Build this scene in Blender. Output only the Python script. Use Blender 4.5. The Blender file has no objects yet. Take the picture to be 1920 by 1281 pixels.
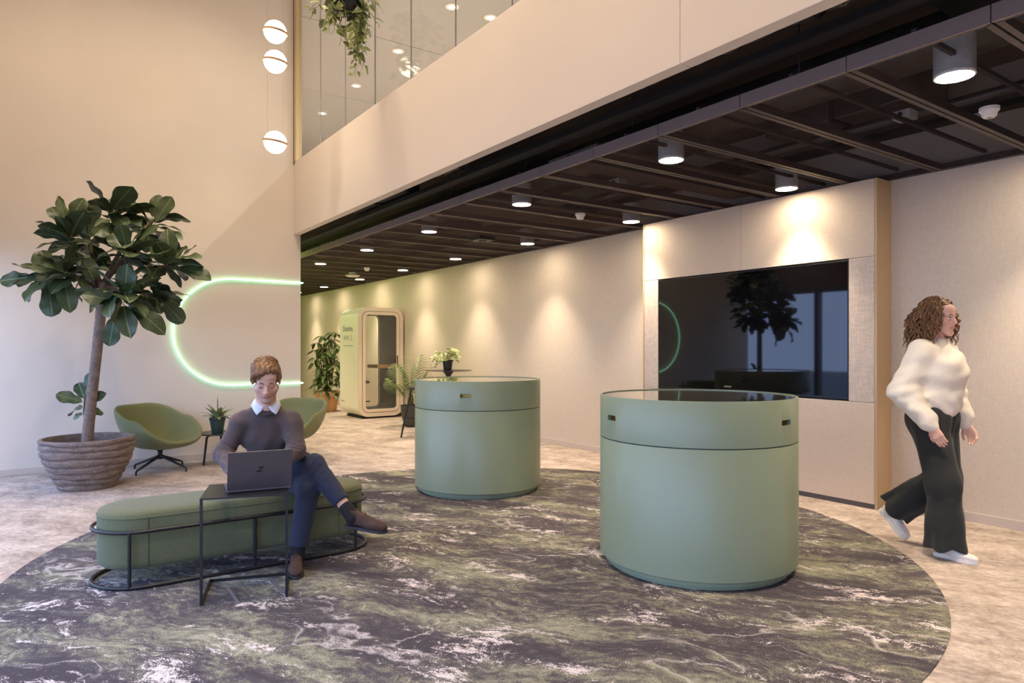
import bpy, bmesh, math, random
import numpy as np
from mathutils import Vector, Matrix, Euler

random.seed(7)
SC = bpy.context.scene
COL = SC.collection
PI = math.pi

# ------------------------------------------------------------------ camera
F_PX, YAW, HORIZON, CAM_H = 1280.0, math.radians(34.9), 653.0, 1.40
cam_d = bpy.data.cameras.new('camera')
cam_d.sensor_fit = 'HORIZONTAL'
cam_d.sensor_width = 36.0
cam_d.lens = 36.0 * F_PX / 1920.0
cam_d.shift_y = (HORIZON - 640.5) / 1920.0
cam_d.clip_start = 0.05
cam = bpy.data.objects.new('camera', cam_d)
COL.objects.link(cam)
cam.location = (0, 0, CAM_H)
cam.rotation_euler = (PI / 2, 0, -YAW)
SC.camera = cam

# ------------------------------------------------------------------ view, world
SC.view_settings.view_transform = 'Standard'
SC.view_settings.look = 'None'
SC.view_settings.gamma = 1.0
SC.view_settings.use_curve_mapping = False
SC.view_settings.exposure = 0.28
WORLD_STRENGTH = 4.4
W = bpy.data.worlds.new('overcast_sky')
SC.world = W
W.use_nodes = True
W.node_tree.nodes['Background'].inputs[0].default_value = (0.42, 0.58, 1.0, 1)
W.node_tree.nodes['Background'].inputs[1].default_value = WORLD_STRENGTH

# light levels (watts) used by the lamp builders further down
SPOT_W = 180.0         # downlights under the mesh ceiling
ATRIUM_W = 34.0       # lamps in the high ceiling of the hall
UPPER_W = 300.0         # downlights on the upper floor
NEON_STRENGTH = 4.2
GLOBE_STRENGTH = 9.0
WARM = (1.0, 0.815, 0.62)

# ------------------------------------------------------------------ pixel helpers (directions only)
R_ = np.array([math.cos(YAW), -math.sin(YAW), 0.0])
FW = np.array([math.sin(YAW), math.cos(YAW), 0.0])
CAM = np.array([0.0, 0.0, CAM_H])
def ray(u, v): return FW + R_ * (u - 960.0) / F_PX + np.array([0, 0, 1.0]) * (HORIZON - v) / F_PX
def onz(u, v, z=0.0):
    r = ray(u, v); return CAM + r * (z - CAM_H) / r[2]
def onx(u, v, x):
    r = ray(u, v); return CAM + r * x / r[0]
def ony(u, v, y):
    r = ray(u, v); return CAM + r * y / r[1]
def atZ(u, v, Z): return CAM + ray(u, v) * Z

# ------------------------------------------------------------------ geometry helpers
def S(r, g, b):
    f = lambda c: (c / 255 / 12.92) if c / 255 <= 0.04045 else ((c / 255 + 0.055) / 1.055) ** 2.4
    return (f(r), f(g), f(b))

def thing(name, label, cat, loc=(0, 0, 0), rz=0.0, group=None):
    o = bpy.data.objects.new(name, None); COL.objects.link(o)
    o.empty_display_size = 0.1
    o.location = loc; o.rotation_euler = (0, 0, rz)
    tag(o, label, cat, group)
    return o

def tag(o, label=None, cat=None, group=None, kind=None):
    if label: o['label'] = label
    if cat: o['category'] = cat
    if group: o['group'] = group
    if kind: o['kind'] = kind
    return o

def link_mesh(name, me, mat=None, parent=None):
    o = bpy.data.objects.new(name, me); COL.objects.link(o)
    if mat is not None and len(me.materials) == 0: me.materials.append(mat)
    if parent is not None: o.parent = parent
    return o

def pyobj(name, v, f, mat=None, parent=None, smooth=False):
    me = bpy.data.meshes.new(name)
    me.from_pydata([tuple(map(float, p)) for p in v], [], f)
    me.update()
    if smooth: me.polygons.foreach_set('use_smooth', [True] * len(me.polygons))
    return link_mesh(name, me, mat, parent)

class MB:
    def __init__(s): s.v = []; s.f = []; s.sm = []
    def add(s, v, f, smooth=False):
        n = len(s.v); s.v += [tuple(map(float, p)) for p in v]
        s.f += [tuple(i + n for i in q) for q in f]; s.sm += [smooth] * len(f); return s
    def box(s, c, d, rz=0.0, M=None):
        x, y, z = d[0] / 2, d[1] / 2, d[2] / 2
        vs = [(-x, -y, -z), (x, -y, -z), (x, y, -z), (-x, y, -z), (-x, -y, z), (x, -y, z), (x, y, z), (-x, y, z)]
        m = Matrix.Rotation(rz, 3, 'Z') if M is None else M
        vs = [m @ Vector(p) + Vector(c) for p in vs]
        return s.add(vs, [(3, 2, 1, 0), (4, 5, 6, 7), (0, 1, 5, 4), (1, 2, 6, 5), (2, 3, 7, 6), (3, 0, 4, 7)])
    def bx(s, x0, x1, y0, y1, z0, z1):
        return s.box(((x0 + x1) / 2, (y0 + y1) / 2, (z0 + z1) / 2), (abs(x1 - x0), abs(y1 - y0), abs(z1 - z0)))
    def tube(s, pts, r, n=10, closed=False, cap=True):
        P = [Vector(p) for p in pts]; k = len(P)
        rr = r if hasattr(r, '__len__') else [r] * k
        vs = []; up = None
        for i in range(k):
            a = P[i - 1] if (i > 0 or closed) else P[i]
            b = P[(i + 1) % k] if (i < k - 1 or closed) else P[i]
            t = (b - a).normalized()
            if up is None:
                up = Vector((0, 0, 1)) if abs(t.z) < 0.9 else Vector((1, 0, 0))
            e1 = (up - t * up.dot(t))
            if e1.length < 1e-6: e1 = t.orthogonal()
            e1.normalize(); e2 = t.cross(e1); up = e1
            for j in range(n):
                an = 2 * PI * j / n
                vs.append(P[i] + (e1 * math.cos(an) + e2 * math.sin(an)) * rr[i])
        fs = []
        for i in range(k if closed else k - 1):
            i2 = (i + 1) % k
            for j in range(n):
                j2 = (j + 1) % n
                fs.append((i * n + j, i * n + j2, i2 * n + j2, i2 * n + j))
        s.add(vs, fs, True)
        if cap and not closed:
            m = len(s.v) - k * n
            s.f.append(tuple(m + j for j in range(n - 1, -1, -1))); s.sm.append(False)
            s.f.append(tuple(m + (k - 1) * n + j for j in range(n))); s.sm.append(False)
        return s
    def lathe(s, prof, n=32, c=(0, 0, 0), smooth=True):
        vs = []; fs = []; k = len(prof)
        for i in range(n):
            a = 2 * PI * i / n
            for r, z in prof: vs.append((c[0] + r * math.cos(a), c[1] + r * math.sin(a), c[2] + z))
        for i in range(n):
            i2 = (i + 1) % n
            for j in range(k - 1):
                if prof[j][0] < 1e-7 and prof[j + 1][0] < 1e-7: continue
                fs.append((i * k + j, i2 * k + j, i2 * k + j + 1, i * k + j + 1))
        s.add(vs, fs, smooth); return s
    def sphere(s, c, r, nu=16, nv=10, sc=(1, 1, 1)):
        prof = [(math.sin(PI * j / nv) * r, -math.cos(PI * j / nv) * r) for j in range(nv + 1)]
        m = MB().lathe(prof, nu)
        return s.add([(c[0] + x * sc[0], c[1] + y * sc[1], c[2] + z * sc[2]) for x, y, z in m.v], m.f, True)
    def prism(s, poly, z0, z1, smooth=False):
        n = len(poly); vs = [(x, y, z0) for x, y in poly] + [(x, y, z1) for x, y in poly]
        s.add(vs, [tuple(range(n - 1, -1, -1)), tuple(range(n, 2 * n))])
        s.f = s.f; m = len(s.v) - 2 * n
        for i in range(n):
            j = (i + 1) % n
            s.f.append((m + i, m + j, m + n + j, m + n + i)); s.sm.append(smooth)
        return s
    def xform(s, M):
        s.v = [tuple(M @ Vector(p)) for p in s.v]; return s
    def build(s, name, mat=None, parent=None, bevel=0.0, seg=2, weld=True, smooth=None):
        me = bpy.data.meshes.new(name)
        me.from_pydata(s.v, [], s.f)
        me.polygons.foreach_set('use_smooth', s.sm if smooth is None else [smooth] * len(s.f))
        bm = bmesh.new(); bm.from_mesh(me)
        if weld: bmesh.ops.remove_doubles(bm, verts=bm.verts, dist=1e-6)
        bmesh.ops.recalc_face_normals(bm, faces=bm.faces)
        bm.to_mesh(me); bm.free(); me.update()
        if any(s.sm) and smooth is None: me.set_sharp_from_angle(angle=math.radians(42))
        o = link_mesh(name, me, mat, parent)
        if bevel:
            b = o.modifiers.new('bevel', 'BEVEL'); b.width = bevel; b.segments = seg; b.limit_method = 'ANGLE'
        return o

def rrect(w, h, r, n=8, cx=0.0, cy=0.0):
    out = []
    for sx, sy, a0 in ((1, 1, 0), (-1, 1, PI / 2), (-1, -1, PI), (1, -1, 1.5 * PI)):
        for i in range(n + 1):
            a = a0 + PI / 2 * i / n
            out.append((cx + sx * (w / 2 - r) + r * math.cos(a), cy + sy * (h / 2 - r) + r * math.sin(a)))
    return out

def ring_frame(outer, inner, t0, t1, axis='y'):
    """frame between two matching outlines in the (x,z) plane, thickness t0..t1 along y"""
    m = MB(); n = len(outer)
    P = lambda q, t: (q[0], t, q[1])
    vs = [P(q, t0) for q in outer] + [P(q, t0) for q in inner] + [P(q, t1) for q in outer] + [P(q, t1) for q in inner]
    fs = []
    for i in range(n):
        j = (i + 1) % n
        fs += [(i, j, n + j, n + i), (2 * n + i, 3 * n + i, 3 * n + j, 2 * n + j),
               (i, 2 * n + i, 2 * n + j, j), (n + i, n + j, 3 * n + j, 3 * n + i)]
    return m.add(vs, fs, False)

def baked(o):
    """replace an object's mesh by its evaluated mesh, modifiers removed"""
    bpy.context.view_layer.update()
    dg = bpy.context.evaluated_depsgraph_get()
    me = bpy.data.meshes.new_from_object(o.evaluated_get(dg))
    o.modifiers.clear(); o.data = me
    return o

def text_mesh(name, txt, size, mat, parent, M, extr=0.0006):
    cu = bpy.data.curves.new(name, 'FONT'); cu.body = txt; cu.size = size; cu.extrude = extr
    cu.align_x = 'CENTER'; cu.align_y = 'CENTER'; cu.resolution_u = 4
    t = bpy.data.objects.new(name + '_tmp', cu); COL.objects.link(t)
    bpy.context.view_layer.update()
    me = bpy.data.meshes.new_from_object(t.evaluated_get(bpy.context.evaluated_depsgraph_get()))
    bpy.data.objects.remove(t); bpy.data.curves.remove(cu)
    me.materials.clear(); me.transform(M); me.update()
    return link_mesh(name, me, mat, parent)

# ------------------------------------------------------------------ materials
class NT:
    def __init__(s, name):
        s.m = bpy.data.materials.new(name); s.m.use_nodes = True
        s.t = s.m.node_tree; s.b = s.t.nodes['Principled BSDF']; s._p = None
    def n(s, typ, **kw):
        d = s.t.nodes.new('ShaderNode' + typ)
        for k, v in kw.items():
            if k.startswith('i_'):
                d.inputs[k[2:].replace('_', ' ')].default_value = v
            else: setattr(d, k, v)
        return d
    def l(s, a, b): s.t.links.new(a, b)
    def pos(s):
        if s._p is None: s._p = s.n('NewGeometry').outputs['Position']
        return s._p
    def obj(s): return s.n('TexCoord').outputs['Object']
    def map(s, vec, scale=(1, 1, 1), rot=(0, 0, 0), loc=(0, 0, 0)):
        d = s.n('Mapping'); s.l(vec, d.inputs[0])
        d.inputs['Location'].default_value = loc; d.inputs['Rotation'].default_value = rot; d.inputs['Scale'].default_value = scale
        return d.outputs[0]
    def noise(s, vec, scale, detail=3, rough=0.5, dist=0.0, out='Fac'):
        d = s.n('TexNoise'); s.l(vec, d.inputs['Vector'])
        d.inputs['Scale'].default_value = scale; d.inputs['Detail'].default_value = detail
        d.inputs['Roughness'].default_value = rough; d.inputs['Distortion'].default_value = dist
        return d.outputs[out]
    def ramp(s, fac, *stops):
        d = s.n('ValToRGB'); s.l(fac, d.inputs[0]); cr = d.color_ramp
        while len(cr.elements) < len(stops): cr.elements.new(0.5)
        for e, (p, c) in zip(cr.elements, stops):
            e.position = p; e.color = (*c, 1) if hasattr(c, '__len__') else (c, c, c, 1)
        return d.outputs[0]
    def mix(s, fac, a, b, mode='MIX'):
        d = s.n('Mix', data_type='RGBA', blend_type=mode)
        for sock, v in ((d.inputs[0], fac), (d.inputs[6], a), (d.inputs[7], b)):
            if hasattr(v, 'is_output'): s.l(v, sock)
            else: sock.default_value = (*v, 1) if hasattr(v, '__len__') else v
        return d.outputs[2]
    def math(s, op, a, b=None, c=None):
        d = s.n('Math', operation=op)
        for i, v in enumerate((a, b, c)):
            if v is None: continue
            if hasattr(v, 'is_output'): s.l(v, d.inputs[i])
            else: d.inputs[i].default_value = v
        return d.outputs[0]
    def bump(s, h, strength=0.2, dist=0.01):
        d = s.n('Bump'); s.l(h, d.inputs['Height']); d.inputs['Strength'].default_value = strength; d.inputs['Distance'].default_value = dist
        s.l(d.outputs[0], s.b.inputs['Normal'])
    def set(s, **kw):
        for k, v in kw.items():
            sock = s.b.inputs[k.replace('_', ' ')]
            if hasattr(v, 'is_output'): s.l(v, sock)
            else: sock.default_value = (*v, 1) if sock.type == 'RGBA' else v
        return s

def M(name, col, rough=0.5, metal=0.0, var=None, bump=None, **kw):
    t = NT(name); t.set(Base_Color=col, Roughness=rough, Metallic=metal, **kw)
    if var:
        sc, amt = var
        nz = t.noise(t.obj(), sc, 4, 0.6)
        f = t.ramp(nz, (0.3, 0.0), (0.7, 1.0))
        t.set(Base_Color=t.mix(f, tuple(c * (1 - amt) for c in col), tuple(min(1, c * (1 + amt)) for c in col)))
    if bump:
        sc, st, ds = bump
        t.bump(t.noise(t.obj(), sc, 3, 0.6), st, ds)
    return t.m

def emit(name, col, strength):
    t = NT(name); t.set(Base_Color=(0.8, 0.8, 0.8), Emission_Color=col, Emission_Strength=strength, Roughness=0.4); return t.m

STREAK = math.atan2(0.855, -0.52)     # direction in which the carpet pattern is drawn out

def carpet_floor():
    t = NT('beige_streaked_carpet')
    p = t.map(t.pos(), rot=(0, 0, -STREAK))
    w = t.noise(p, 1.1, 3, 0.5, out='Color')
    q = t.n('VectorMath', operation='MULTIPLY_ADD'); t.l(w, q.inputs[0]); q.inputs[1].default_value = (0.35, 0.35, 0); t.l(p, q.inputs[2])
    q = q.outputs[0]
    s1 = t.noise(t.map(q, scale=(0.85, 1.25, 1)), 3.0, 9, 0.78)
    s2 = t.noise(t.map(q, scale=(0.8, 1.3, 1)), 26.0, 6, 0.8)
    fine = t.noise(t.pos(), 260.0, 2, 0.5)
    a = t.math('ADD', t.math('MULTIPLY', s1, 0.62), t.math('MULTIPLY', s2, 0.38))
    a = t.math('ADD', a, t.math('MULTIPLY', t.math('SUBTRACT', fine, 0.5), 0.16))
    c = t.ramp(a, (0.40, S(140, 125, 115)), (0.47, S(166, 151, 140)), (0.53, S(186, 171, 160)), (0.60, S(210, 197, 187)))
    t.set(Base_Color=c, Roughness=0.95, Specular_IOR_Level=0.1)
    t.bump(fine, 0.35, 0.004)
    return t.m

def carpet_rug():
    t = NT('dark_green_marbled_carpet')
    p = t.map(t.pos(), rot=(0, 0, -STREAK))
    w = t.noise(p, 1.3, 4, 0.55, out='Color')
    q = t.n('VectorMath', operation='MULTIPLY_ADD'); t.l(w, q.inputs[0]); q.inputs[1].default_value = (0.55, 0.55, 0); t.l(p, q.inputs[2])
    q = q.outputs[0]
    qs = t.map(q, scale=(0.5, 1.3, 1))
    fine = t.noise(t.pos(), 150.0, 3, 0.7)
    fj = t.math('MULTIPLY', t.math('SUBTRACT', fine, 0.5), 0.42)
    grit = t.noise(t.map(q, scale=(0.7, 1.2, 1)), 26.0, 5, 0.8)
    gj = t.math('MULTIPLY', t.math('SUBTRACT', grit, 0.5), 0.55)
    g = t.math('ADD', t.math('ADD', t.noise(qs, 2.3, 8, 0.68), gj), fj)
    base = t.ramp(g, (0.40, S(74, 68, 72)), (0.49, S(90, 84, 85)), (0.56, S(122, 119, 103)), (0.68, S(158, 155, 134)))
    fl = t.math('ADD', t.math('ADD', t.noise(t.map(qs, loc=(7.3, 2.1, 0)), 3.6, 7, 0.66), t.math('MULTIPLY', gj, 1.15)), t.math('MULTIPLY', fj, 1.0))
    c = t.mix(t.ramp(fl, (0.61, 0.0), (0.64, 1.0)), base, S(212, 200, 196))
    for sc, wd, lo, thr in ((1.0, 0.0032, (3, 9, 0), 0.50), (0.7, 0.0034, (11, 4, 0), 0.44)):
        vn = t.noise(t.map(q, scale=(0.55, 1.0, 1), loc=lo), sc, 5, 0.55)
        d = t.math('ABSOLUTE', t.math('SUBTRACT', vn, 0.5))
        d = t.math('ADD', d, t.math('MULTIPLY', t.math('ABSOLUTE', t.math('ADD', gj, fj)), 0.13))
        msk = t.ramp(t.noise(t.map(p, loc=lo), 1.1, 2, 0.5), (thr, 0.0), (thr + 0.1, 1.0))
        vm = t.math('MULTIPLY', t.ramp(d, (0.0, 1.0), (wd, 0.9), (wd * 1.7, 0.0)), msk)
        c = t.mix(vm, c, S(200, 190, 186))
    t.set(Base_Color=c, Roughness=0.95, Specular_IOR_Level=0.1)
    t.bump(fine, 0.4, 0.004)
    return t.m

def plaster(name, col, amt=0.035, rough=0.75):
    t = NT(name)
    n1 = t.noise(t.pos(), 0.9, 3, 0.5)
    c = t.mix(t.ramp(n1, (0.35, 0.0), (0.65, 1.0)), tuple(x * (1 - amt) for x in col), tuple(min(1, x * (1 + amt)) for x in col))
    t.set(Base_Color=c, Roughness=rough, Specular_IOR_Level=0.3)
    t.bump(t.noise(t.pos(), 160.0, 2, 0.5), 0.06, 0.003)
    return t.m

def woven(name, col, sc=420.0, amt=0.12, rough=0.85, bumpst=0.25, coord='pos', spec=0.25):
    t = NT(name)
    p = t.pos() if coord == 'pos' else t.obj()
    a = t.noise(t.map(p, scale=(0.25, 0.25, 1.6)), sc * 0.35, 2, 0.5)
    b = t.noise(t.map(p, scale=(1.6, 1.6, 0.2)), sc * 0.35, 2, 0.5)
    f = t.math('MULTIPLY', t.math('ADD', a, b), 0.5)
    c = t.mix(t.ramp(f, (0.38, 0.0), (0.62, 1.0)), tuple(x * (1 - amt) for x in col), tuple(min(1, x * (1 + amt)) for x in col))
    t.set(Base_Color=c, Roughness=rough, Specular_IOR_Level=spec)
    t.bump(f, bumpst, 0.003)
    return t.m

def melange(name, col, amt=0.35, sc=700.0, rough=0.9, sheen=0.15):
    t = NT(name)
    f = t.noise(t.obj(), sc * 0.5, 3, 0.75)
    g = t.noise(t.obj(), 9.0, 2, 0.5)
    c = t.mix(t.ramp(f, (0.36, 0.0), (0.64, 1.0)), tuple(x * (1 - amt) for x in col), tuple(min(1, x * (1 + amt)) for x in col))
    c = t.mix(t.math('MULTIPLY', g, 0.25), c, tuple(x * 0.8 for x in col))
    t.set(Base_Color=c, Roughness=rough, Specular_IOR_Level=0.15, Sheen_Weight=sheen)
    t.bump(f, 0.3, 0.002)
    return t.m

def glass(name, tint=(1, 1, 1), refl=1.0):
    """thin pane: clear with a mirror-like coat that strengthens at grazing angles"""
    t = NT(name); nt = t.t
    tr = t.n('BsdfTransparent'); tr.inputs[0].default_value = (*tint, 1)
    gl = t.n('BsdfGlossy'); gl.inputs['Roughness'].default_value = 0.0; gl.inputs['Color'].default_value = (refl, refl, refl, 1)
    g = t.n('NewGeometry'); dt = t.n('VectorMath', operation='DOT_PRODUCT'); t.l(g.outputs['Incoming'], dt.inputs[0]); t.l(g.outputs['Normal'], dt.inputs[1])
    c = t.math('SUBTRACT', 1.0, t.math('ABSOLUTE', dt.outputs['Value']))
    fr = t.math('MULTIPLY_ADD', t.math('POWER', c, 5.0), 0.96, 0.04)
    mx = t.n('MixShader'); t.l(fr, mx.inputs[0]); t.l(tr.outputs[0], mx.inputs[1]); t.l(gl.outputs[0], mx.inputs[2])
    t.l(mx.outputs[0], nt.nodes['Material Output'].inputs[0])
    return t.m

MAT = dict(
    floor=carpet_floor(), rug=carpet_rug(),
    plaster=plaster('warm_white_plaster', S(226, 214, 199)),
    beam=plaster('painted_beam_panel', S(228, 214, 198), 0.02),
    wallfab=woven('woven_beige_wallcovering', S(214, 200, 182), 300, 0.06, 0.8, 0.12),
    base=M('beige_baseboard', S(206, 192, 178), 0.5),
    slab=M('sooty_slab', S(96, 84, 76), 0.9),
    frame=M('dark_brown_steel', S(80, 70, 66), 0.55),
    mesh=M('dark_brown_expanded_metal', S(166, 147, 139), 0.5),
    fascia=M('brown_grey_fascia', S(150, 131, 125), 0.6),
    black=M('black_powder_coat', S(26, 25, 27), 0.42),
    blackwood=M('black_lacquer_top', S(30, 28, 29), 0.3),
    white=M('white_enamel', S(232, 228, 222), 0.4),
    drum=M('sage_green_lacquer', S(130, 141, 115), 0.36, bump=(900, 0.04, 0.001)),
    drumgap=M('dark_shadow_gap', S(40, 46, 44), 0.6),
    drumtop=M('smoky_glass_top', S(74, 72, 60), 0.035, Specular_IOR_Level=0.7, Coat_Weight=0.6, Coat_Roughness=0.02),
    brass=M('brushed_brass_lining', S(176, 142, 70), 0.35, 0.6),
    panel=woven('beige_textile_panel', S(216, 198, 178), 300, 0.05, 0.6, 0.08),
    speaker=woven('greige_speaker_cloth', S(205, 190, 176), 160, 0.12, 0.9, 0.3),
    cabside=M('tan_laminate_edge', S(196, 168, 130), 0.45),
    cabgap=M('dark_joint', S(70, 58, 50), 0.8),
    plinth=M('grey_plinth', S(92, 84, 84), 0.6),
    screen=M('black_display_glass', S(8, 8, 12), 0.03, Specular_IOR_Level=0.5),
    bezel=M('black_display_bezel', S(14, 14, 16), 0.35),
    bench=melange('moss_green_melange', S(102, 105, 78)),
    chair=melange('olive_green_wool', S(122, 124, 84), 0.22),
    duct=M('dull_galvanised_steel', S(110, 104, 100), 0.38, 0.7, var=(3, 0.25)),
    ductdark=M('black_painted_duct', S(34, 31, 31), 0.6),
    foil=M('crumpled_foil_sleeve', S(150, 142, 132), 0.32, 0.8, bump=(26, 0.9, 0.05)),
    rust=M('fire_stop_board', S(120, 78, 52), 0.8),
    boothwhite=M('cream_booth_shell', S(236, 232, 216), 0.35),
    boothframe=M('pale_pink_beige_frame', S(222, 204, 184), 0.5),
    boothdark=M('charcoal_felt_lining', S(82, 82, 84), 0.95),
    boothlight=M('pale_felt_lining', S(206, 200, 176), 0.9),
    wood=M('oiled_oak', S(168, 132, 92), 0.5, var=(6, 0.15)),
    ink=M('navy_ink', S(38, 50, 92), 0.5), ink2=M('faint_grey_ink', S(150, 156, 160), 0.5),
    terracotta=M('terracotta', S(206, 160, 114), 0.85, var=(5, 0.12)),
    soil=M('dark_potting_soil', S(52, 40, 32), 0.95, bump=(60, 0.9, 0.02)),
    pane=glass('clear_pane'), pane2=glass('balustrade_pane', (0.97, 0.98, 0.97), 0.6),
    gold=M('champagne_profile', S(206, 184, 140), 0.4, 0.3), goldark=M('dark_bronze_edge', S(70, 58, 48), 0.5),
    upceil=M('grey_upper_ceiling', S(160, 156, 154), 0.8),
    upceil2=M('darker_ceiling_joint', S(140, 134, 128), 0.8),
    mull=M('grey_aluminium_mullion', S(120, 112, 108), 0.45, 0.3),
    blind=M('brown_roller_blind', S(128, 104, 86), 0.85),
    lamp=emit('warm_lamp_lens', (1.0, 0.84, 0.62), 85.0),
    silicone=M('grey_silicone_joint', S(150, 144, 138), 0.6),
    lamphall=emit('hall_lamp_lens', (1.0, 0.86, 0.66), 12.0),
    lampcool=emit('upper_lamp_lens', (1.0, 0.95, 0.88), 16.0),
    globe=emit('opal_globe', (1.0, 0.84, 0.62), GLOBE_STRENGTH),
    neon=emit('mint_neon_tube', (0.36, 1.0, 0.58), NEON_STRENGTH),
    neonback=M('neon_channel', S(210, 225, 212), 0.5),
)

def lamp(name, typ, loc, energy, col=WARM, parent=None, rot=(0, 0, 0), **kw):
    d = bpy.data.lights.new(name, typ); d.energy = energy; d.color = col
    for k, v in kw.items(): setattr(d, k, v)
    o = bpy.data.objects.new(name, d); COL.objects.link(o)
    o.location = loc; o.rotation_euler = rot
    if parent is not None: o.parent = parent
    return o

ORD = 'first second third fourth fifth sixth seventh eighth ninth tenth eleventh twelfth'.split()
# ================================================================== THE SETTING
XW, YW, ZC = 6.20, 9.28, 2.88          # right wall, left (back) wall, mesh ceiling
XB0, XB1, ZB0, ZB1 = 2.87, 2.96, 2.945, 3.90   # balcony front panel
XF = 3.56                               # edge of the mesh ceiling
XG = -0.75                              # glazed facade
Y0, Y1 = -4.0, 22.0
ZTOP = 7.2

def struct(name, mb, mat, label, cat='wall', bevel=0):
    o = mb.build(name, mat, None, bevel); tag(o, label, cat, kind='structure'); return o

struct('floor', MB().bx(XG - .1, XW + .3, Y0, Y1, -0.12, 0), MAT['floor'], 'light beige streaked carpet floor around the round dark rug', 'floor')
struct('wall_left', MB().bx(XG - .1, XB1, YW, YW + .2, 0, ZTOP), MAT['plaster'], 'tall warm white plaster wall behind the fiddle leaf fig', 'wall')
struct('wall_corridor', MB().bx(XB1 - .2, XB1, YW + .2, Y1, 0, ZTOP), MAT['plaster'], 'plaster wall of the corridor turning back behind the neon corner', 'wall')
struct('wall_right', MB().bx(XW, XW + .2, Y0, Y1, 0, 3.9), MAT['wallfab'], 'long beige wall washed by downlights on the right', 'wall')
struct('wall_end', MB().bx(XB1, XW + .2, Y1, Y1 + .2, 0, 3.9), MAT['wallfab'], 'far end wall of the corridor', 'wall')
struct('wall_front', MB().bx(XG - .1, XW + .2, Y0 - .2, Y0, 0, ZTOP), MAT['plaster'], 'plaster wall closing the hall behind the viewer', 'wall')
struct('ceiling_slab', MB().bx(XB1, XW + .2, Y0, Y1, 3.62, 3.86), MAT['slab'], 'dark floor slab above the open ducts', 'ceiling')
struct('ceiling_hall', MB().bx(XG - .1, XB1 + .1, Y0, YW + .2, ZTOP, ZTOP + .2), MAT['plaster'], 'high plaster ceiling over the hall', 'ceiling')
struct('baseboard_left', MB().bx(XG, XB1 + .012, YW - .014, YW, 0, 0.075), MAT['base'], 'low beige baseboard under the tall plaster wall', 'baseboard', .003)
struct('baseboard_corridor', MB().bx(XB1, XB1 + .012, YW, Y1, 0, 0.075), MAT['base'], 'beige baseboard along the corridor side of the plaster wall', 'baseboard', .003)

# media wall occupies 3.03..5.78 of the right wall
CY0, CY1, CX = 3.03, 5.80, 5.955
struct('baseboard_right', MB().bx(XW - .014, XW, CY1, Y1, 0, 0.075), MAT['base'], 'beige baseboard beyond the screen cabinet along the right wall', 'baseboard', .003)
struct('baseboard_near', MB().bx(XW - .014, XW, Y0, CY0, 0, 0.075), MAT['base'], 'beige baseboard behind the walking woman', 'baseboard', .003)

# balcony front, in two panels with a fine joint
wb = thing('wall_balcony', 'deep cream balcony front crossing the upper half of the hall', 'wall'); tag(wb, kind='structure')
YJ = 2.52
for a, b in ((Y0, YJ - .002), (YJ + .002, YW)):
    MB().bx(XB0, XB1, a, b, ZB0, ZB1).build('panel', MAT['beam'], wb, .002)
MB().bx(XB0 + .01, XB1 + .004, Y0, YW, ZB0 + .006, ZB1 - .006).build('backing', MAT['cabgap'], wb)
MB().bx(XB0 + .005, XB1 + .05, Y0, YW, ZB1, ZB1 + .02).build('ledge', MAT['beam'], wb, .003)

# glazing above the balcony front
w1 = thing('window_1', 'tall frameless glass panes standing on the cream balcony front', 'window'); tag(w1, kind='structure')
yj = [YW - .10 - .835 * k for k in range(16)]
for k in range(15):
    MB().bx(XB0 + .035, XB0 + .047, yj[k + 1] + .006, yj[k] - .006, ZB1 + .02, ZTOP - .02).build('pane', MAT['pane2'], w1)
    MB().bx(XB0 + .034, XB0 + .048, yj[k + 1] - .0016, yj[k + 1] + .0016, ZB1 + .02, ZTOP - .02).build('joint', MAT['silicone'], w1)
MB().bx(XB0 - .005, XB0 + .08, YW - .09, YW - .015, ZB1 + .02, ZTOP - .01).build('side_profile', MAT['gold'], w1, .003)
MB().bx(XB0 - .008, XB0 + .08, YW - .016, YW, ZB1 - .02, ZTOP - .01).build('edge_strip', MAT['goldark'], w1)

# upper floor seen through the panes
UX = 10.5
struct('floor_upper', MB().bx(XB1 + .05, UX, Y0, Y1, 3.87, 3.90), MAT['plaster'], 'pale floor of the upper storey behind the glass', 'floor')
cu = thing('ceiling_upper', 'grey ceiling of the upper storey seen through the glass', 'ceiling'); tag(cu, kind='structure')
for k in range(9):
    a = Y0 + (Y1 - Y0) / 9 * k; b = a + (Y1 - Y0) / 9
    MB().bx(XB1 + .05, UX, a + .008, b - .008, 6.5, 6.56).build('ceiling_panel', MAT['upceil'], cu)
MB().bx(XB1 + .05, UX, Y0, Y1, 6.54, 6.7).build('backing', MAT['upceil2'], cu)
struct('wall_upper', MB().bx(UX, UX + .1, Y0, Y1, 3.9, 6.6), MAT['plaster'], 'plaster wall at the back of the upper storey', 'wall')
struct('wall_upper_end', MB().bx(XB1, UX, Y1, Y1 + .1, 3.9, 6.6), MAT['plaster'], 'end wall of the upper storey', 'wall')
struct('trim_1', MB().bx(XB1 - .02, XB1 + .06, Y0, YW, 6.5, ZTOP), MAT['plaster'], 'plaster strip above the upper ceiling', 'trim')
ups = [(5.1, 7.0), (5.1, 8.87), (5.1, 10.72), (5.1, 12.6), (5.1, 14.5), (5.75, 8.82), (5.1, 16.4)]
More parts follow.
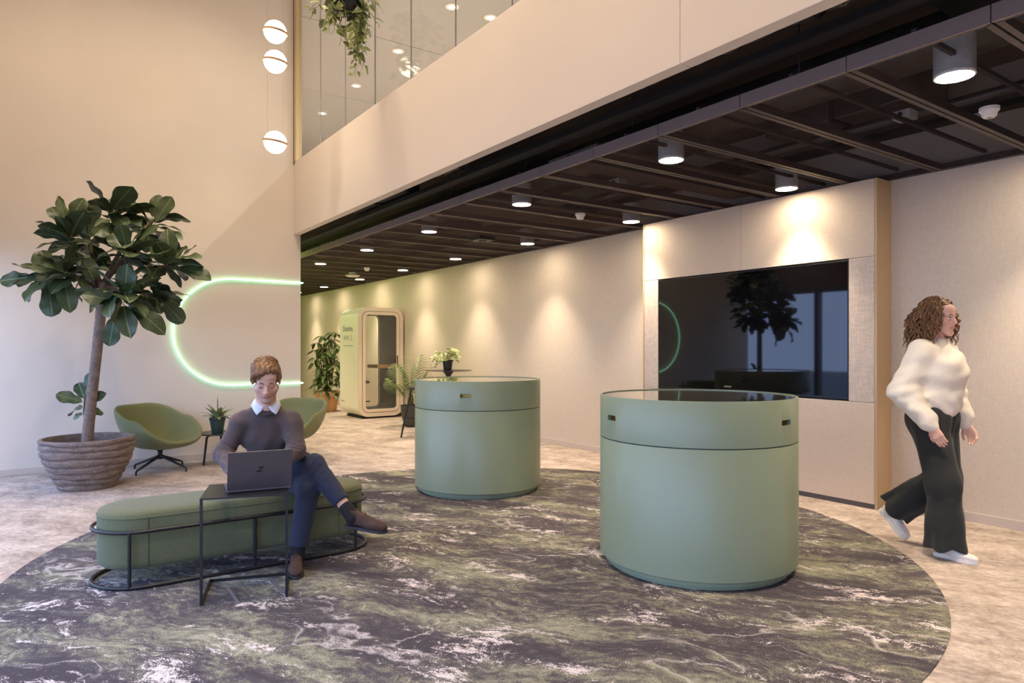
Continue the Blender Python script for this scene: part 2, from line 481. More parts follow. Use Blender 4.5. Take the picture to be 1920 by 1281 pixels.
for k, (x, y) in enumerate(ups):
    t = thing('ceiling_spotlight', ('recessed bright spotlight in the grey upper ceiling, %s counted from the viewer' % ORD[k]) if k != 5 else 'recessed bright spotlight in the grey upper ceiling beside the cream balcony edge', 'spotlight', (x, y, 6.5), group='upper storey spotlights')
    MB().lathe([(.055, 0), (.10, 0), (.10, -.008), (.055, -.012), (.055, 0)], 24).build('rim', MAT['white'], t)
    MB().lathe([(0, -.004), (.055, -.004)], 20).build('lens', MAT['lampcool'], t)
    lamp('spot_beam', 'SPOT', (0, 0, -.03), UPPER_W, (1, .92, .82), t, spot_size=2.2, spot_blend=.6, shadow_soft_size=.05)

# glazed facade on the left (outside the frame, mirrored in the screen)
w2 = thing('window_2', 'floor to head height glazing on the left, mirrored in the dark screen', 'window'); tag(w2, kind='structure')
bay = 1.66
nb = 8
for k in range(nb):
    ya = YW - bay * (k + 1); yb = YW - bay * k
    MB().bx(XG - .06, XG - .05, ya + .04, yb - .04, .08, 2.5).build('pane', MAT['pane'], w2)
    MB().bx(XG - .12, XG + .03, ya - .045, ya + .045, 0, 2.55).build('mullion', MAT['mull'], w2, .006)
MB().bx(XG - .1, XG + .02, YW - bay * nb, YW, 0, .08).build('sill', MAT['mull'], w2)
MB().bx(XG - .1, XG + .02, YW - bay * nb, YW, 2.5, 2.62).build('transom', MAT['mull'], w2)
MB().bx(XG - .02, XG + .0, YW - bay * nb, YW, 2.62, 3.1).build('blind', MAT['blind'], w2)
struct('wall_facade', MB().bx(XG - .2, XG - .02, Y0, YW, 2.62, ZTOP), MAT['plaster'], 'plaster wall above the glazing on the left', 'wall')
struct('floor_pavement', MB().bx(-30, XG - .12, -25, 30, -.3, -.1), M('grey_paving', S(120, 120, 122), .9), 'grey pavement outside the glazing', 'pavement')
lamp('window_portal', 'AREA', (XG - .2, YW - bay * nb / 2, 1.28), 1.0, (1, 1, 1), None, (0, -PI / 2, 0), shape='RECTANGLE', size=2.4, size_y=bay * nb).data.cycles.is_portal = True

# lamps in the hall's high ceiling (out of frame)
for k, (x, y) in enumerate([(0.4, 1.0), (1.6, 1.0), (0.4, 4.0), (1.6, 4.0), (0.4, 7.0), (1.7, 7.0)]):
    t = thing('hall_downlight', '%s broad round lamp in the high hall ceiling, out of view' % ORD[k], 'lamp', (x, y, ZTOP), group='high hall lamps')
    MB().lathe([(0, 0), (.16, 0), (.16, -.06), (.13, -.06), (.13, -.03), (0, -.03)], 28).build('housing', MAT['white'], t)
    MB().lathe([(0, -.031), (.13, -.031)], 24).build('lens', MAT['lamphall'], t)
    lamp('hall_beam', 'AREA', (0, 0, -.07), ATRIUM_W, WARM, t, shape='DISK', size=.26, spread=2.05)

# ------------------------------------------------------------------ round rug
rg = MB().lathe([(0, .007), (2.94, .007), (2.945, .005), (2.945, 0), (0, 0)], 160)
rug = rg.build('area_rug', MAT['rug']); rug.location = (2.674, 4.284, .0005)
tag(rug, 'large round dark green and charcoal marbled rug with pale veins under the desks', 'rug')
RZ = .0075   # rug top

# ------------------------------------------------------------------ mesh ceiling
ce = thing('ceiling', 'dark brown expanded metal ceiling in narrow framed panels below black ducts', 'ceiling'); tag(ce, kind='structure')
PY0, PW = 1.296 - .672 * 3, .672
NP = 32
def mesh_panel_data():
    m = MB(); L = XW - XF - .07; w = PW - .066
    pitch, run = .0165, .042
    ang = math.atan2(pitch, run)
    for sgn in (1, -1):
        n = int((L + w * math.tan(ang)) / pitch) + 1
        for i in range(n):
            x0 = i * pitch - (0 if sgn > 0 else 0)
            # strand runs along y and drifts in x
            xa = x0 if sgn < 0 else x0 - w * math.tan(ang)
            xb = x0 - w * math.tan(ang) if sgn < 0 else x0
            ya, yb = 0.0, w
            # clip to 0..L in x
            def clip(xa, ya, xb, yb):
                if xa > xb: xa, ya, xb, yb = xb, yb, xa, ya
                if xb <= 0 or xa >= L: return None
                if xa < 0: ya = ya + (yb - ya) * (0 - xa) / (xb - xa); xa = 0
                if xb > L: yb = ya + (yb - ya) * (L - xa) / (xb - xa); xb = L
                return xa, ya, xb, yb
            c = clip(xa, ya, xb, yb)
            if c is None: continue
            xa, ya, xb, yb = c
            hw = .0034; dz = .0012
            z = sgn * .0008
            m.add([(xa - hw, ya, z - dz), (xa + hw, ya, z + dz), (xb + hw, yb, z + dz), (xb - hw, yb, z - dz)], [(0, 1, 2, 3)])
    return m
mp = mesh_panel_data()
mesh_me = None; frame_me = None; fas_me = None
for k in range(NP):
    y = PY0 + PW * k
    if frame_me is None:
        f = MB(); L = XW - XF
        f.bx(0, L, .006, .036, 0, .05); f.bx(0, L, PW - .036, PW - .006, 0, .05)
        f.bx(0, .03, .006, PW - .006, 0, .05); f.bx(L - .04, L - .002, .006, PW - .006, 0, .05)
        f.bx(0, L, PW / 2 - .012, PW / 2 + .012, .075, .1)
        fr = f.build('mesh_panel', MAT['frame'], ce); frame_me = fr.data
        ms = mp.build('expanded_mesh', MAT['mesh'], fr, weld=False); mesh_me = ms.data
        fa = MB().bx(-.012, 0, .003, PW - .003, -.004, .078).build('fascia', MAT['fascia'], fr); fas_me = fa.data
    else:
        fr = link_mesh('mesh_panel', frame_me, None, ce)
        ms = link_mesh('expanded_mesh', mesh_me, None, fr)
        fa = link_mesh('fascia', fas_me, None, fr)
    fr.location = (XF, y, ZC); ms.location = (.03, .033, .004); ms['kind'] = 'stuff'

# acoustic boards lying over some panels
for k, (a, b, xa, xb) in enumerate(((4.02, 4.64, 3.62, 6.1), (6.05, 7.3, 3.7, 6.1), (8.0, 8.6, 4.6, 6.1))):
    o = MB().bx(xa, xb, a, b, ZC + .105, ZC + .135).build('acoustic_board', M('tan_acoustic_board_%d' % k, S(118, 100, 84), .95), None, .004)
    tag(o, ['tan acoustic board lying above the mesh right of the nearest far downlight', 'tan acoustic board above the mesh over the rear desk', 'tan acoustic board above the mesh towards the corridor'][k], 'board', 'acoustic boards')

# ducts, pipes and trays in the open void
def duct(name, pts, r, mat, label, n=14):
    o = MB().tube(pts, r, n).build(name, mat); tag(o, label, 'duct'); return o
def wig(a, b, n, amp, seed):
    rnd = random.Random(seed); out = []
    for i in range(n + 1):
        t = i / n
        out.append(tuple(a[j] + (b[j] - a[j]) * t + (rnd.uniform(-amp, amp) if 0 < i < n else 0) for j in range(3)))
    return out
fl = wig((3.24, 4.25, 3.26), (3.40, 1.2, 3.28), 40, .006, 3)
t = thing('flexible_duct', 'crumpled silver flexible duct sagging above the ceiling edge', 'duct', (0, 0, 0))
rr = [.12 + .012 * math.sin(i * 2.1) for i in range(41)]
MB().tube(fl, rr, 18).build('sleeve', MAT['foil'], t)
for i in (2, 14, 28): MB().tube([fl[i], fl[i + 1]], .135, 18).build('clamp_band', MAT['duct'], t)
t2 = thing('flexible_duct', 'short ribbed silver duct elbow deeper under the balcony', 'duct')
e = [(3.12 + .32 * math.sin(a), 6.0 + .55 * math.cos(a) - .2, 3.27) for a in [i * PI / 2 / 24 for i in range(25)]]
MB().tube(e, [.11 + (.010 if i % 2 else 0) for i in range(25)], 16).build('sleeve', MAT['foil'], t2)
duct('round_duct', [(3.28, Y0, 3.52), (3.28, Y1, 3.52)], .09, MAT['ductdark'], 'long black round duct close to the balcony panel')
duct('round_duct', [(4.6, Y0, 3.32), (4.6, Y1, 3.32)], .16, MAT['duct'], 'long galvanised round duct over the middle of the mesh')
duct('water_pipe', [(5.35, Y0, 3.14), (5.35, Y1, 3.14)], .035, MAT['duct'], 'slim steel pipe over the mesh')
duct('water_pipe', [(5.48, Y0, 3.14), (5.48, Y1, 3.14)], .028, MAT['ductdark'], 'slim black pipe beside the steel pipe over the mesh')
for k, (x, y, w, d, h, lab) in enumerate(((3.29, 7.6, .46, 1.5, .27, 'black duct box behind the balcony panel before the far lamps'), (4.03, .9, .6, 1.6, .3, 'large black duct box overhead near the top edge of the photo'), (5.5, 3.0, .6, 1.2, .28, 'galvanised duct box above the mesh by the screen'), (5.3, 9.2, .8, .5, .25, 'galvanised cross duct above the mesh by the corridor'))):
    t = thing('duct_box', lab, 'duct', (x, y, 3.22 if k > 0 else 3.13))
    MB().bx(-w / 2, w / 2, -d / 2, d / 2, 0, h).build('casing', MAT['ductdark'] if k < 2 else MAT['duct'], t, .006)
    MB().bx(-w / 2 - .02, w / 2 + .02, -.02, .02, -.02, h + .02).build('flange', MAT['ductdark'], t)
for k, (x, z, lab) in enumerate(((3.46, 3.06, 'black cable tray running along the edge of the mesh ceiling'), (5.98, 3.2, 'cable tray above the mesh by the right wall'))):
    t = thing('cable_tray', lab, 'cable tray', (x, 0, z))
    for s in (-.06, .06): MB().bx(s - .006, s + .006, Y0, Y1, 0, .045).build('side_rail', MAT['ductdark'], t)
    MB().bx(-.06, .06, Y0, Y1, 0, .004).build('tray_floor', MAT['ductdark'], t)
    for j in range(5): MB().tube(wig((-.04 + j * .02, Y0, .016), (-.04 + j * .02, Y1, .016), 40, .004, j), .007, 6).build('cable', MAT['black'], t)
for k in range(16):
    y = -.4 + 1.344 * k
    t = thing('hanger_rod', 'thin steel hanger rod holding up the edge of the mesh ceiling', 'rod', (XF + .06, y, ZC + .05), group='ceiling hanger rods')
    MB().tube([(0, 0, 0), (0, 0, .7)], .004, 6).build('rod', MAT['duct'], t)
    MB().bx(-.02, .02, -.012, .012, 0, .03).build('clip', MAT['duct'], t)
for k, (x, y) in enumerate(((4.9, 1.35), (5.0, 2.35), (5.5, 2.1), (4.7, 4.9))):
    t = thing('junction_box', ['white junction box above the mesh nearest the viewer', 'white junction box above the mesh before the screen', 'grey junction box above the mesh near the right wall', 'white junction box above the mesh over the rear desk'][k], 'junction box', (x, y, ZC + .12))
    MB().bx(-.06, .06, -.06, .06, 0, .06).build('box', MAT['white'], t, .006)
    for s in (-1, 1): MB().tube([(s * .06, 0, .03), (s * .08, 0, .03)], .012, 8).build('gland', MAT['black'], t)

# ------------------------------------------------------------------ downlights
near_y = [-.34, 1.665, 3.68, 5.69, 7.70, 9.68, 11.72, 13.7, 15.7]
wall_y = [1.70, 3.73, 5.74, 7.79, 9.80, 11.78, 13.88, 16.1, 18.1]
def downlight(x, y, label):
    t = thing('ceiling_downlight', label, 'downlight', (x, y, ZC), group='cylinder downlights under the mesh')
    MB().lathe([(0, .2), (.10, .2), (.10, -.008), (.092, -.008), (.092, .01)], 36).build('housing', MAT['white'], t)
    MB().lathe([(0, -.003), (.093, -.003)], 32).build('lens', MAT['lamp'], t)
    lamp('downlight_beam', 'SPOT', (0, 0, -.02), SPOT_W, WARM, t, spot_size=1.42, spot_blend=.8, shadow_soft_size=.09)
for k, y in enumerate(near_y):
    downlight(4.09, y, 'white cylinder downlight, %s from the viewer in the row beside the ceiling edge' % ORD[k])
for k, y in enumerate(wall_y):
    downlight(5.70, y, 'white cylinder downlight, %s from the viewer in the row along the right wall' % ORD[k])

# sensors on the mesh
for k, (u, v) in enumerate(((1855, 208), (1088, 404), (688, 504))):
    p = onz(u, v, ZC - .02)
    t = thing('smoke_detector', ['white smoke detector on the mesh nearest the viewer', 'white smoke detector on the mesh above the rear desk', 'small white smoke detector on the mesh in the corridor'][k], 'smoke detector', (p[0], p[1], ZC))
    MB().lathe([(0, 0), (.055, 0), (.055, -.02), (.045, -.03), (.038, -.055), (.03, -.062), (0, -.062)], 28).build('body', MAT['white'], t)
    MB().lathe([(0, -.063), (.012, -.063)], 12).build('sensor_eye', MAT['plinth'], t)
p = onz(661, 514, ZC - .03)
t = thing('wireless_access_point', 'flat white dish shaped access point under the far mesh ceiling', 'access point', (p[0], p[1], ZC))
MB().lathe([(0, 0), (.07, 0), (.07, -.03), (.14, -.05), (.14, -.062), (.10, -.085), (0, -.09)], 32).build('dish', MAT['white'], t)
MB().lathe([(.139, -.05), (.143, -.056), (.139, -.062)], 32).build('rim', MAT['frame'], t)
p = onz(905, 449, ZC - .03)
t = thing('sensor_box', 'dark square sensor box hanging under the mesh before the corridor', 'sensor', (p[0], p[1], ZC))
MB().bx(-.12, .12, -.12, .12, -.05, 0).build('body', MAT['black'], t, .008)
MB().lathe([(0, -.062), (.05, -.062), (.06, -.05)], 20).build('dome', MAT['ductdark'], t)

# ------------------------------------------------------------------ neon loop wrapping the corner
zt, zb = ony(495, 527, YW)[2], ony(500, 720, YW)[2]
zm, rr_ = (zt + zb) / 2, (zt - zb) / 2
xc = ony(324, 622, YW)[0] + rr_
yn, xn = YW - .022, XB1 + .022
path = []
YE = 13.5
for i in range(33):
    a = PI / 2 + PI * i / 32
    path.append((xc + rr_ * math.cos(a), yn, zm + rr_ * math.sin(a)))
path += [(xn, yn, zb), (xn, YE, zb)]
for i in range(1, 32):
    a = -PI / 2 + PI * i / 32
    path.append((xn, YE + rr_ * math.cos(a), zm + rr_ * math.sin(a)))
path += [(xn, YE, zt), (xn, yn, zt)]
nl = thing('neon_sign', 'glowing mint green neon loop wrapping the corner of the plaster wall', 'neon light', (xc, YW, zm))
sh = Matrix.Translation((-xc, -YW, -zm))
MB().tube(path, .0095, 8, closed=True).xform(sh).build('tube', MAT['neon'], nl)
path2 = [(x, y + (.014 if y < YW else 0), z) if y < YW and x < xn - .001 else (x - .014, y + (.014 if y < YW else 0), z) for x, y, z in path]
MB().tube(path2, .007, 6, closed=True).xform(sh).build('channel', MAT['neonback'], nl)

# green light line high on the corridor side of that wall (hidden from here, tints the far wall)
ls = thing('light_strip', 'green light line high on the hidden corridor side of the plaster wall', 'light strip', (XB1, 15.6, 2.72))
MB().bx(0, .02, -4.4, 4.4, -.02, .02).build('channel', MAT['mull'], ls)
MB().bx(.02, .026, -4.4, 4.4, -.015, .015).build('diffuser', emit('green_light_line', (0.50, 1.0, 0.16), 28.0), ls)
# ================================================================== STANDING DESKS
def hit_cyl(u, v, c, r):
    d = ray(u, v); o = CAM[:2] - np.array(c); a = d[:2] @ d[:2]; b = 2 * (o @ d[:2]); cc = o @ o - r * r
    t = (-b - math.sqrt(b * b - 4 * a * cc)) / (2 * a)
    p = CAM + d * t; return math.atan2(p[1] - c[1], p[0] - c[0]), p[2]

def desk(loc, label, slots):
    R, H, zs = .625, 1.095, .82
    t = thing('standing_desk', label, 'desk', (loc[0], loc[1], RZ), group='round standing desks')
    H -= RZ; zs -= RZ
    MB().lathe([(0, 0), (R - .05, 0), (R - .05, .02), (R - .028, .024), (R - .028, .062), (0, .062)], 96).build('plinth', MAT['drum'], t)
    MB().lathe([(0, .055), (R - .003, .055), (R, .058), (R, zs - .003), (R - .002, zs), (0, zs)], 128).build('body', MAT['drum'], t)
    MB().lathe([(R - .05, zs - .002), (R - .006, zs - .002), (R - .006, zs + .008), (R - .05, zs + .008)], 96).build('shadow_gap', MAT['drumgap'], t)
    ring = MB().lathe([(R - .022, zs + .006), (R - .002, zs + .006), (R, zs + .008), (R, H - .003), (R - .002, H), (R - .014, H), (R - .014, H - .016), (R - .022, H - .016), (R - .022, zs + .006)], 128).build('upper_ring', MAT['drum'], t)
    for ang, z in slots:
        pz = z - RZ
        c = MB(); out = rrect(.105, .034, .012, 5)
        c.prism(out, -.06, .06)
        Mx = Matrix.Rotation(ang, 4, 'Z') @ Matrix.Translation((R - .01, 0, pz)) @ Matrix(((0, 0, 1, 0), (1, 0, 0, 0), (0, 1, 0, 0), (0, 0, 0, 1)))
        c.xform(Mx); co = c.build('cutter', None)
        b = ring.modifiers.new('cut', 'BOOLEAN'); b.object = co; b.operation = 'DIFFERENCE'
        co.parent = t
        baked(ring)
        bpy.data.objects.remove(co)
        m = MB(); m.box((0, 0, 0), (.004, .15, .07)); m.box((.02, 0, .028), (.04, .13, .004)); m.box((.02, 0, -.028), (.04, .13, .004))
        m.box((.02, .063, 0), (.04, .004, .06)); m.box((.02, -.063, 0), (.04, .004, .06))
        m.xform(Matrix.Rotation(ang, 4, 'Z') @ Matrix.Translation((R - .068, 0, pz)))
        m.build('slot_lining', MAT['brass'], ring)
    ring.data.set_sharp_from_angle(angle=math.radians(35))
    MB().lathe([(0, H - .012), (R - .014, H - .012), (R - .014, H - .006), (0, H - .006)], 128).build('glass_top', MAT['drumtop'], t)
    return t
D1, D2 = (3.566, 2.995), (3.632, 5.803)
desk(D1, 'nearer of the two round sage green standing desks, before the big screen', [hit_cyl(1146, 784, D1, .625), hit_cyl(1475, 793, D1, .625), (2.2, .96), (.4, .96)])
desk(D2, 'farther of the two round sage green standing desks, beside the potted plants', [hit_cyl(873, 743, D2, .625), (-.3, .96), (1.9, .96)])

# ================================================================== MEDIA WALL AND SCREEN
mw = thing('media_cabinet', 'full height beige cabinet wall holding the large dark screen', 'cabinet', (CX, (CY0 + CY1) / 2, 0))
def cab(name, y0, y1, z0, z1, x0, x1, mat, bev=.002):
    return MB().bx(x0 - CX, x1 - CX, y0 - (CY0 + CY1) / 2, y1 - (CY0 + CY1) / 2, z0, z1).build(name, mat, mw, bev)
TY0, TY1, TZ0, TZ1 = 3.285, 5.555, .940, 2.187
ZK = ZC - .006
cab('carcass', CY0 + .02, CY1 - .02, .06, ZK, CX + .055, XW, MAT['cabgap'], 0)
cab('side_panel', CY0, CY0 + .02, .0, ZK, CX, XW, MAT['cabside'])
cab('side_panel', CY1 - .02, CY1, .0, ZK, CX, XW, MAT['cabside'])
g = .003
ymid = (TY0 + TY1) / 2
cab('upper_panel', CY0 + .02 + g, ymid - g / 2, TZ1 + g + .012, ZK, CX + .002, CX + .055, MAT['panel'])
cab('upper_panel', ymid + g / 2, CY1 - .02 - g, TZ1 + g + .012, ZK, CX + .002, CX + .055, MAT['panel'])
cab('speaker_panel', CY0 + .02 + g, TY0 - .004, TZ0 - .012, TZ1 + .012, CX + .002, CX + .055, MAT['speaker'])
cab('speaker_panel', TY1 + .004, CY1 - .02 - g, TZ0 - .012, TZ1 + .012, CX + .002, CX + .055, MAT['speaker'])
cab('lower_panel', CY0 + .02 + g, CY1 - .02 - g, .045, TZ0 - .012 - g, CX + .002, CX + .055, MAT['panel'])
cab('toe_kick', CY0 + .02, CY1 - .02, 0, .045, CX + .012, CX + .06, MAT['plinth'], 0)

tv = thing('television', 'very large black flat screen set into the beige cabinet', 'television', (CX, ymid, (TZ0 + TZ1) / 2))
hw, hh = (TY1 - TY0) / 2, (TZ1 - TZ0) / 2
MB().bx(.004, .05, -hw, hw, -hh, hh).build('bezel', MAT['bezel'], tv, .002)
MB().bx(.0015, .006, -hw + .008, hw - .008, -hh + .02, hh - .008).build('screen', MAT['screen'], tv)
text_mesh('logo', 'avocor', .034, M('pale_logo_print', S(190, 170, 150), .5), tv,
          Matrix.Translation((.001, .16, -hh + .06)) @ Matrix(((0, 0, -1, 0), (-1, 0, 0, 0), (0, 1, 0, 0), (0, 0, 0, 1))))

# ================================================================== BENCH
def stadium(L, Wd, n=14):
    r = Wd / 2; h = L / 2 - r; out = []
    for i in range(n + 1):
        a = -PI / 2 + PI * i / n; out.append((h + r * math.cos(a), r * math.sin(a)))
    for i in range(n + 1):
        a = PI / 2 + PI * i / n; out.append((-h + r * math.cos(a), r * math.sin(a)))
    return out
bn = thing('bench', 'long rounded moss green upholstered bench in a black tube frame', 'bench', (1.115, 4.725, RZ))
st = stadium(1.64, .49, 20)
cu_ = MB(); k = len(st)
rings = [(.06, .10), (.02, .105), (.004, .125), (0, .15), (0, .40), (.003, .418), (.012, .432), (.03, .439), (.08, .444), (.16, .447)]
vs = []; fs = []
for ins, z in rings:
    for x, y in stadium(1.64 - 2 * ins, .49 - 2 * ins, 20): vs.append((x, y, z))
for i in range(len(rings) - 1):
    for j in range(k): fs.append((i * k + j, i * k + (j + 1) % k, (i + 1) * k + (j + 1) % k, (i + 1) * k + j))
fs.append(tuple(range(k - 1, -1, -1))); fs.append(tuple((len(rings) - 1) * k + j for j in range(k)))
cu_.add(vs, fs, True); cush = cu_.build('cushion', MAT['bench'], bn)
cush.data.set_sharp_from_angle(angle=math.radians(50))
MB().tube([(x, y, .405) for x, y in stadium(1.643, .493, 20)], .0035, 6, closed=True).build('piping', MAT['bench'], cush)
for sx in (-1, 1):
    for sy in (-1, 1): MB().tube([(sx * .575, sy * .246, .12), (sx * .575, sy * .246, .40)], .0022, 6).build('seam', M('dark_seam', S(60, 68, 46), .9) if 'dark_seam' not in bpy.data.materials else bpy.data.materials['dark_seam'], cush)
MB().tube([(x, y, .33) for x, y in stadium(1.69, .54, 18)], .0115, 10, closed=True).build('upper_rail', MAT['black'], bn)
MB().tube([(x, y, .012) for x, y in stadium(1.70, .55, 18)], .0115, 10, closed=True).build('base_rail', MAT['black'], bn)
for x in (-.675, .02, .69):
    for y in (-.262, .262):
        yy = y if abs(x) < .5 else y * .985
        MB().tube([(x, yy, .012), (x, yy, .33)], .010, 8).build('leg', MAT['black'], bn)

# ================================================================== LAPTOP TABLE AND LAPTOP
ang = math.atan2(-.14, .43)
tc = (1.003, 4.108)
st_ = thing('laptop_table', 'slim black steel c-shaped side table standing over the bench', 'table', (tc[0], tc[1], RZ), ang)
w, d, h = .455, .40, .580
MB().box((0, 0, h - .005), (w, d, .010)).build('tabletop', MAT['black'], st_, .002)
for s in (-1, 1):
    MB().box((s * (w / 2 - .008), -d / 2 + .008, h / 2 - .005), (.014, .014, h - .01)).build('leg', MAT['black'], st_)
    MB().box((s * (w / 2 - .008), 0, .007), (.014, d, .014)).build('foot_bar', MAT['black'], st_)
MB().box((0, d / 2 - .008, .007), (w, .014, .014)).build('cross_bar', MAT['black'], st_)

lp = thing('laptop', 'open dark grey laptop with a slanted black letter on its lid', 'laptop', (1.045, 4.005, RZ + h), math.atan2(-.05, .33))
lap = M('dark_aluminium', S(98, 93, 98), .42, .55)
LWd, LD, LHt = .345, .235, .228
MB().bx(-LWd / 2, LWd / 2, 0, LD, .003, .016).build('base', lap, lp, .003)
MB().bx(-LWd / 2 + .02, LWd / 2 - .02, .02, LD - .02, 0, .003).build('rubber_feet', MAT['black'], lp)
kb = MB()
for r in range(6):
    for c in range(15): kb.box((-.147 + c * .021, .032 + r * .0195, .0172), (.018, .0165, .002))
kbo = kb.build('keyboard', MAT['black'], lp); kbo['kind'] = 'stuff'
MB().bx(-.055, .055, .155, .222, .016, .0168).build('touchpad', MAT['plinth'], lp)
tilt = math.radians(15)
Ms = Matrix.Translation((0, .004, .016)) @ Matrix.Rotation(tilt, 4, 'X')
lid = MB().bx(-LWd / 2, LWd / 2, -.004, .003, 0, LHt).xform(Ms).build('lid', lap, lp, .0025)
MB().bx(-LWd / 2 + .006, LWd / 2 - .006, .003, .0036, .012, LHt - .006).xform(Ms).build('display', MAT['screen'], lid)
zp = [[(-.012, .016), (.023, .016), (.018, .010), (-.015, .010)], [(.006, .010), (.018, .010), (-.006, -.010), (-.020, -.010)], [(-.024, -.016), (.013, -.016), (.017, -.010), (-.020, -.010)]]
zl = MB()
for q in zp:
    a = [(x, -.0046, .118 + y) for x, y in q]; b = [(x, -.0038, .118 + y) for x, y in q]
    zl.add(a + b, [(0, 1, 2, 3), (7, 6, 5, 4), (0, 4, 5, 1), (1, 5, 6, 2), (2, 6, 7, 3), (3, 7, 4, 0)])
zl.xform(Ms).build('lid_emblem', MAT['black'], lid)

# hatch in the carpet
P = [onz(428, 1104, RZ), onz(447, 1131, RZ), onz(532, 1113, RZ), onz(508, 1088, RZ)]
fb = thing('floor_box', 'flush power outlet hatch in the rug under the laptop table', 'floor box', tuple(sum(P) / 4 - np.array([0, 0, 0])))
c0 = sum(P) / 4
L_ = [Vector(tuple(p - c0)) for p in P]
mt = M('grey_zinc_strip', S(150, 146, 152), .45, .5)
def strip(a, b, w_, name, mat, hgt=.003):
    dr = (b - a); n_ = Vector((-dr.y, dr.x, 0)).normalized() * w_ / 2
    vv = [a - n_, b - n_, b + n_, a + n_]
    m = MB().add([tuple(p) for p in vv] + [(p.x, p.y, hgt) for p in vv], [(3, 2, 1, 0), (4, 5, 6, 7), (0, 1, 5, 4), (1, 2, 6, 5), (2, 3, 7, 6), (3, 0, 4, 7)])
    return m.build(name, mat, fb)
strip(L_[0], L_[1], .016, 'hinge_strip', mt)
strip(L_[1], L_[2], .004, 'front_edge', mt)
strip(L_[3], L_[2], .030, 'cable_flap', mt, .004)
strip(L_[0], L_[3], .004, 'rear_edge', mt)
MB().add([(p.x * .93, p.y * .93, .0) for p in L_] + [(p.x * .93, p.y * .93, .0012) for p in L_], [(3, 2, 1, 0), (4, 5, 6, 7), (0, 1, 5, 4), (1, 2, 6, 5), (2, 3, 7, 6), (3, 0, 4, 7)]).build('lid', MAT['rug'], fb)

# ================================================================== SHELL CHAIRS
def lounge_chair(loc, rz, label):
    t = thing('lounge_chair', label, 'chair', (loc[0], loc[1], 0), rz, 'green shell chairs')
    nu, nv = 44, 10; vs = [(.0, 0, .30)]; fs = []
    def sm(x): x = max(0, min(1, x)); return x * x * (3 - 2 * x)
    for j in range(1, nv + 1):
        s = j / nv
        for i in range(nu):
            th = 2 * PI * i / nu; c, sn = math.cos(th), math.sin(th)
            b = (1 - c) / 2
            Rm = 1.0 / ((abs(c) / .345) ** 3.6 + (abs(sn) / .365) ** 3.6) ** (1 / 3.6)
            zr = .375 + .235 * sm(b * 2.3) + .15 * sm((b - .5) / .45)
            rs = 1 - (1 - s) ** 1.55
            z = .30 + (zr - .30) * max(0, (s - .30) / .70) ** 1.75
            if c > 0: z -= .014 * s * s * c
            xx = Rm * c * rs; yy = Rm * sn * rs
            if c < 0: xx -= .04 * max(0, (s - .5) / .5) ** 1.5 * (-c)
            vs.append((xx, yy, z))
    for i in range(nu): fs.append((0, 1 + i, 1 + (i + 1) % nu))
    for j in range(nv - 1):
        for i in range(nu):
            a = 1 + j * nu + i; b2 = 1 + j * nu + (i + 1) % nu
            fs.append((a, a + nu, b2 + nu, b2))
    o = MB().add(vs, fs, True).build('shell', MAT['chair'], t)
    # make sure normals point up/inside before thickening
    sd = o.modifiers.new('thick', 'SOLIDIFY'); sd.thickness = .042; sd.offset = -1
    if o.data.polygons[0].normal.z < 0: sd.offset = 1
    o.modifiers.new('sub', 'SUBSURF').render_levels = 1
    MB().lathe([(0, .13), (.026, .13), (.026, .22), (.07, .262), (.07, .275), (0, .275)], 20).build('column', MAT['black'], t)
    for q in range(4):
        a = PI / 4 - .08 + q * PI / 2 - rz; c, sn = math.cos(a), math.sin(a)
        MB().tube([(c * .01, sn * .01, .165), (c * .10, sn * .10, .135), (c * .34, sn * .34, .05), (c * .352, sn * .352, .038), (c * .352, sn * .352, 0)], [.018, .016, .0115, .011, .011], 10).build('leg', MAT['black'], t)
    return t
lounge_chair((1.17, 8.73), math.radians(-54), 'olive green shell lounge chair on a black star base beside the fig pot')
lounge_chair((2.62, 8.62), math.radians(-138), 'olive green shell lounge chair partly hidden behind the seated man')

# coffee table with its plant pot
ct = thing('coffee_table', 'low round black table with bent legs between the green chairs', 'table', (1.84, 8.84, 0))
MB().lathe([(0, .36), (.24, .36), (.25, .365), (.25, .372), (.247, .376), (0, .376)], 48).build('tabletop', MAT['blackwood'], ct)
for q in range(3):
    a = math.radians(195) + q * 2 * PI / 3; c, sn = math.cos(a), math.sin(a)
    MB().tube([(c * .05, sn * .05, .352), (c * .13, sn * .13, .35), (c * .165, sn * .165, .33), (c * .205, sn * .205, 0)], .013, 10).build('leg', MAT['black'], ct)

# tall bistro table and stool behind the rear desk
ht = thing('bar_table', 'tall round black bar table with a slim pedestal behind the rear desk', 'table', (5.55, 9.78, -.02))
MB().lathe([(0, 1.048), (.37, 1.048), (.385, 1.054), (.385, 1.060), (0, 1.062)], 56).build('tabletop', MAT['blackwood'], ht)
MB().lathe([(0, .94), (.035, .94), (.05, .99), (.085, 1.03), (.085, 1.048), (0, 1.048)], 24).build('top_bracket', MAT['black'], ht)
MB().lathe([(0, .02), (.03, .02), (.03, .95), (0, .95)], 20).build('pedestal', MAT['black'], ht)
MB().lathe([(0, 0), (.25, 0), (.25, .01), (.05, .03), (0, .03)], 40).build('foot_plate', MAT['black'], ht)
bs = thing('bar_stool', 'black bar stool mostly hidden behind the rear desk', 'stool', (4.93, 9.66, 0), .35)
MB().lathe([(0, .75), (.15, .755), (.18, .77), (.18, .785), (.16, .795), (0, .79)], 32).build('seat', MAT['blackwood'], bs)
for q in range(4):
    a = PI / 4 + q * PI / 2; c, sn = math.cos(a), math.sin(a)
    MB().tube([(c * .10, sn * .10, .755), (c * .26, sn * .26, 0)], [.016, .014], 8).build('leg', MAT['black'], bs)
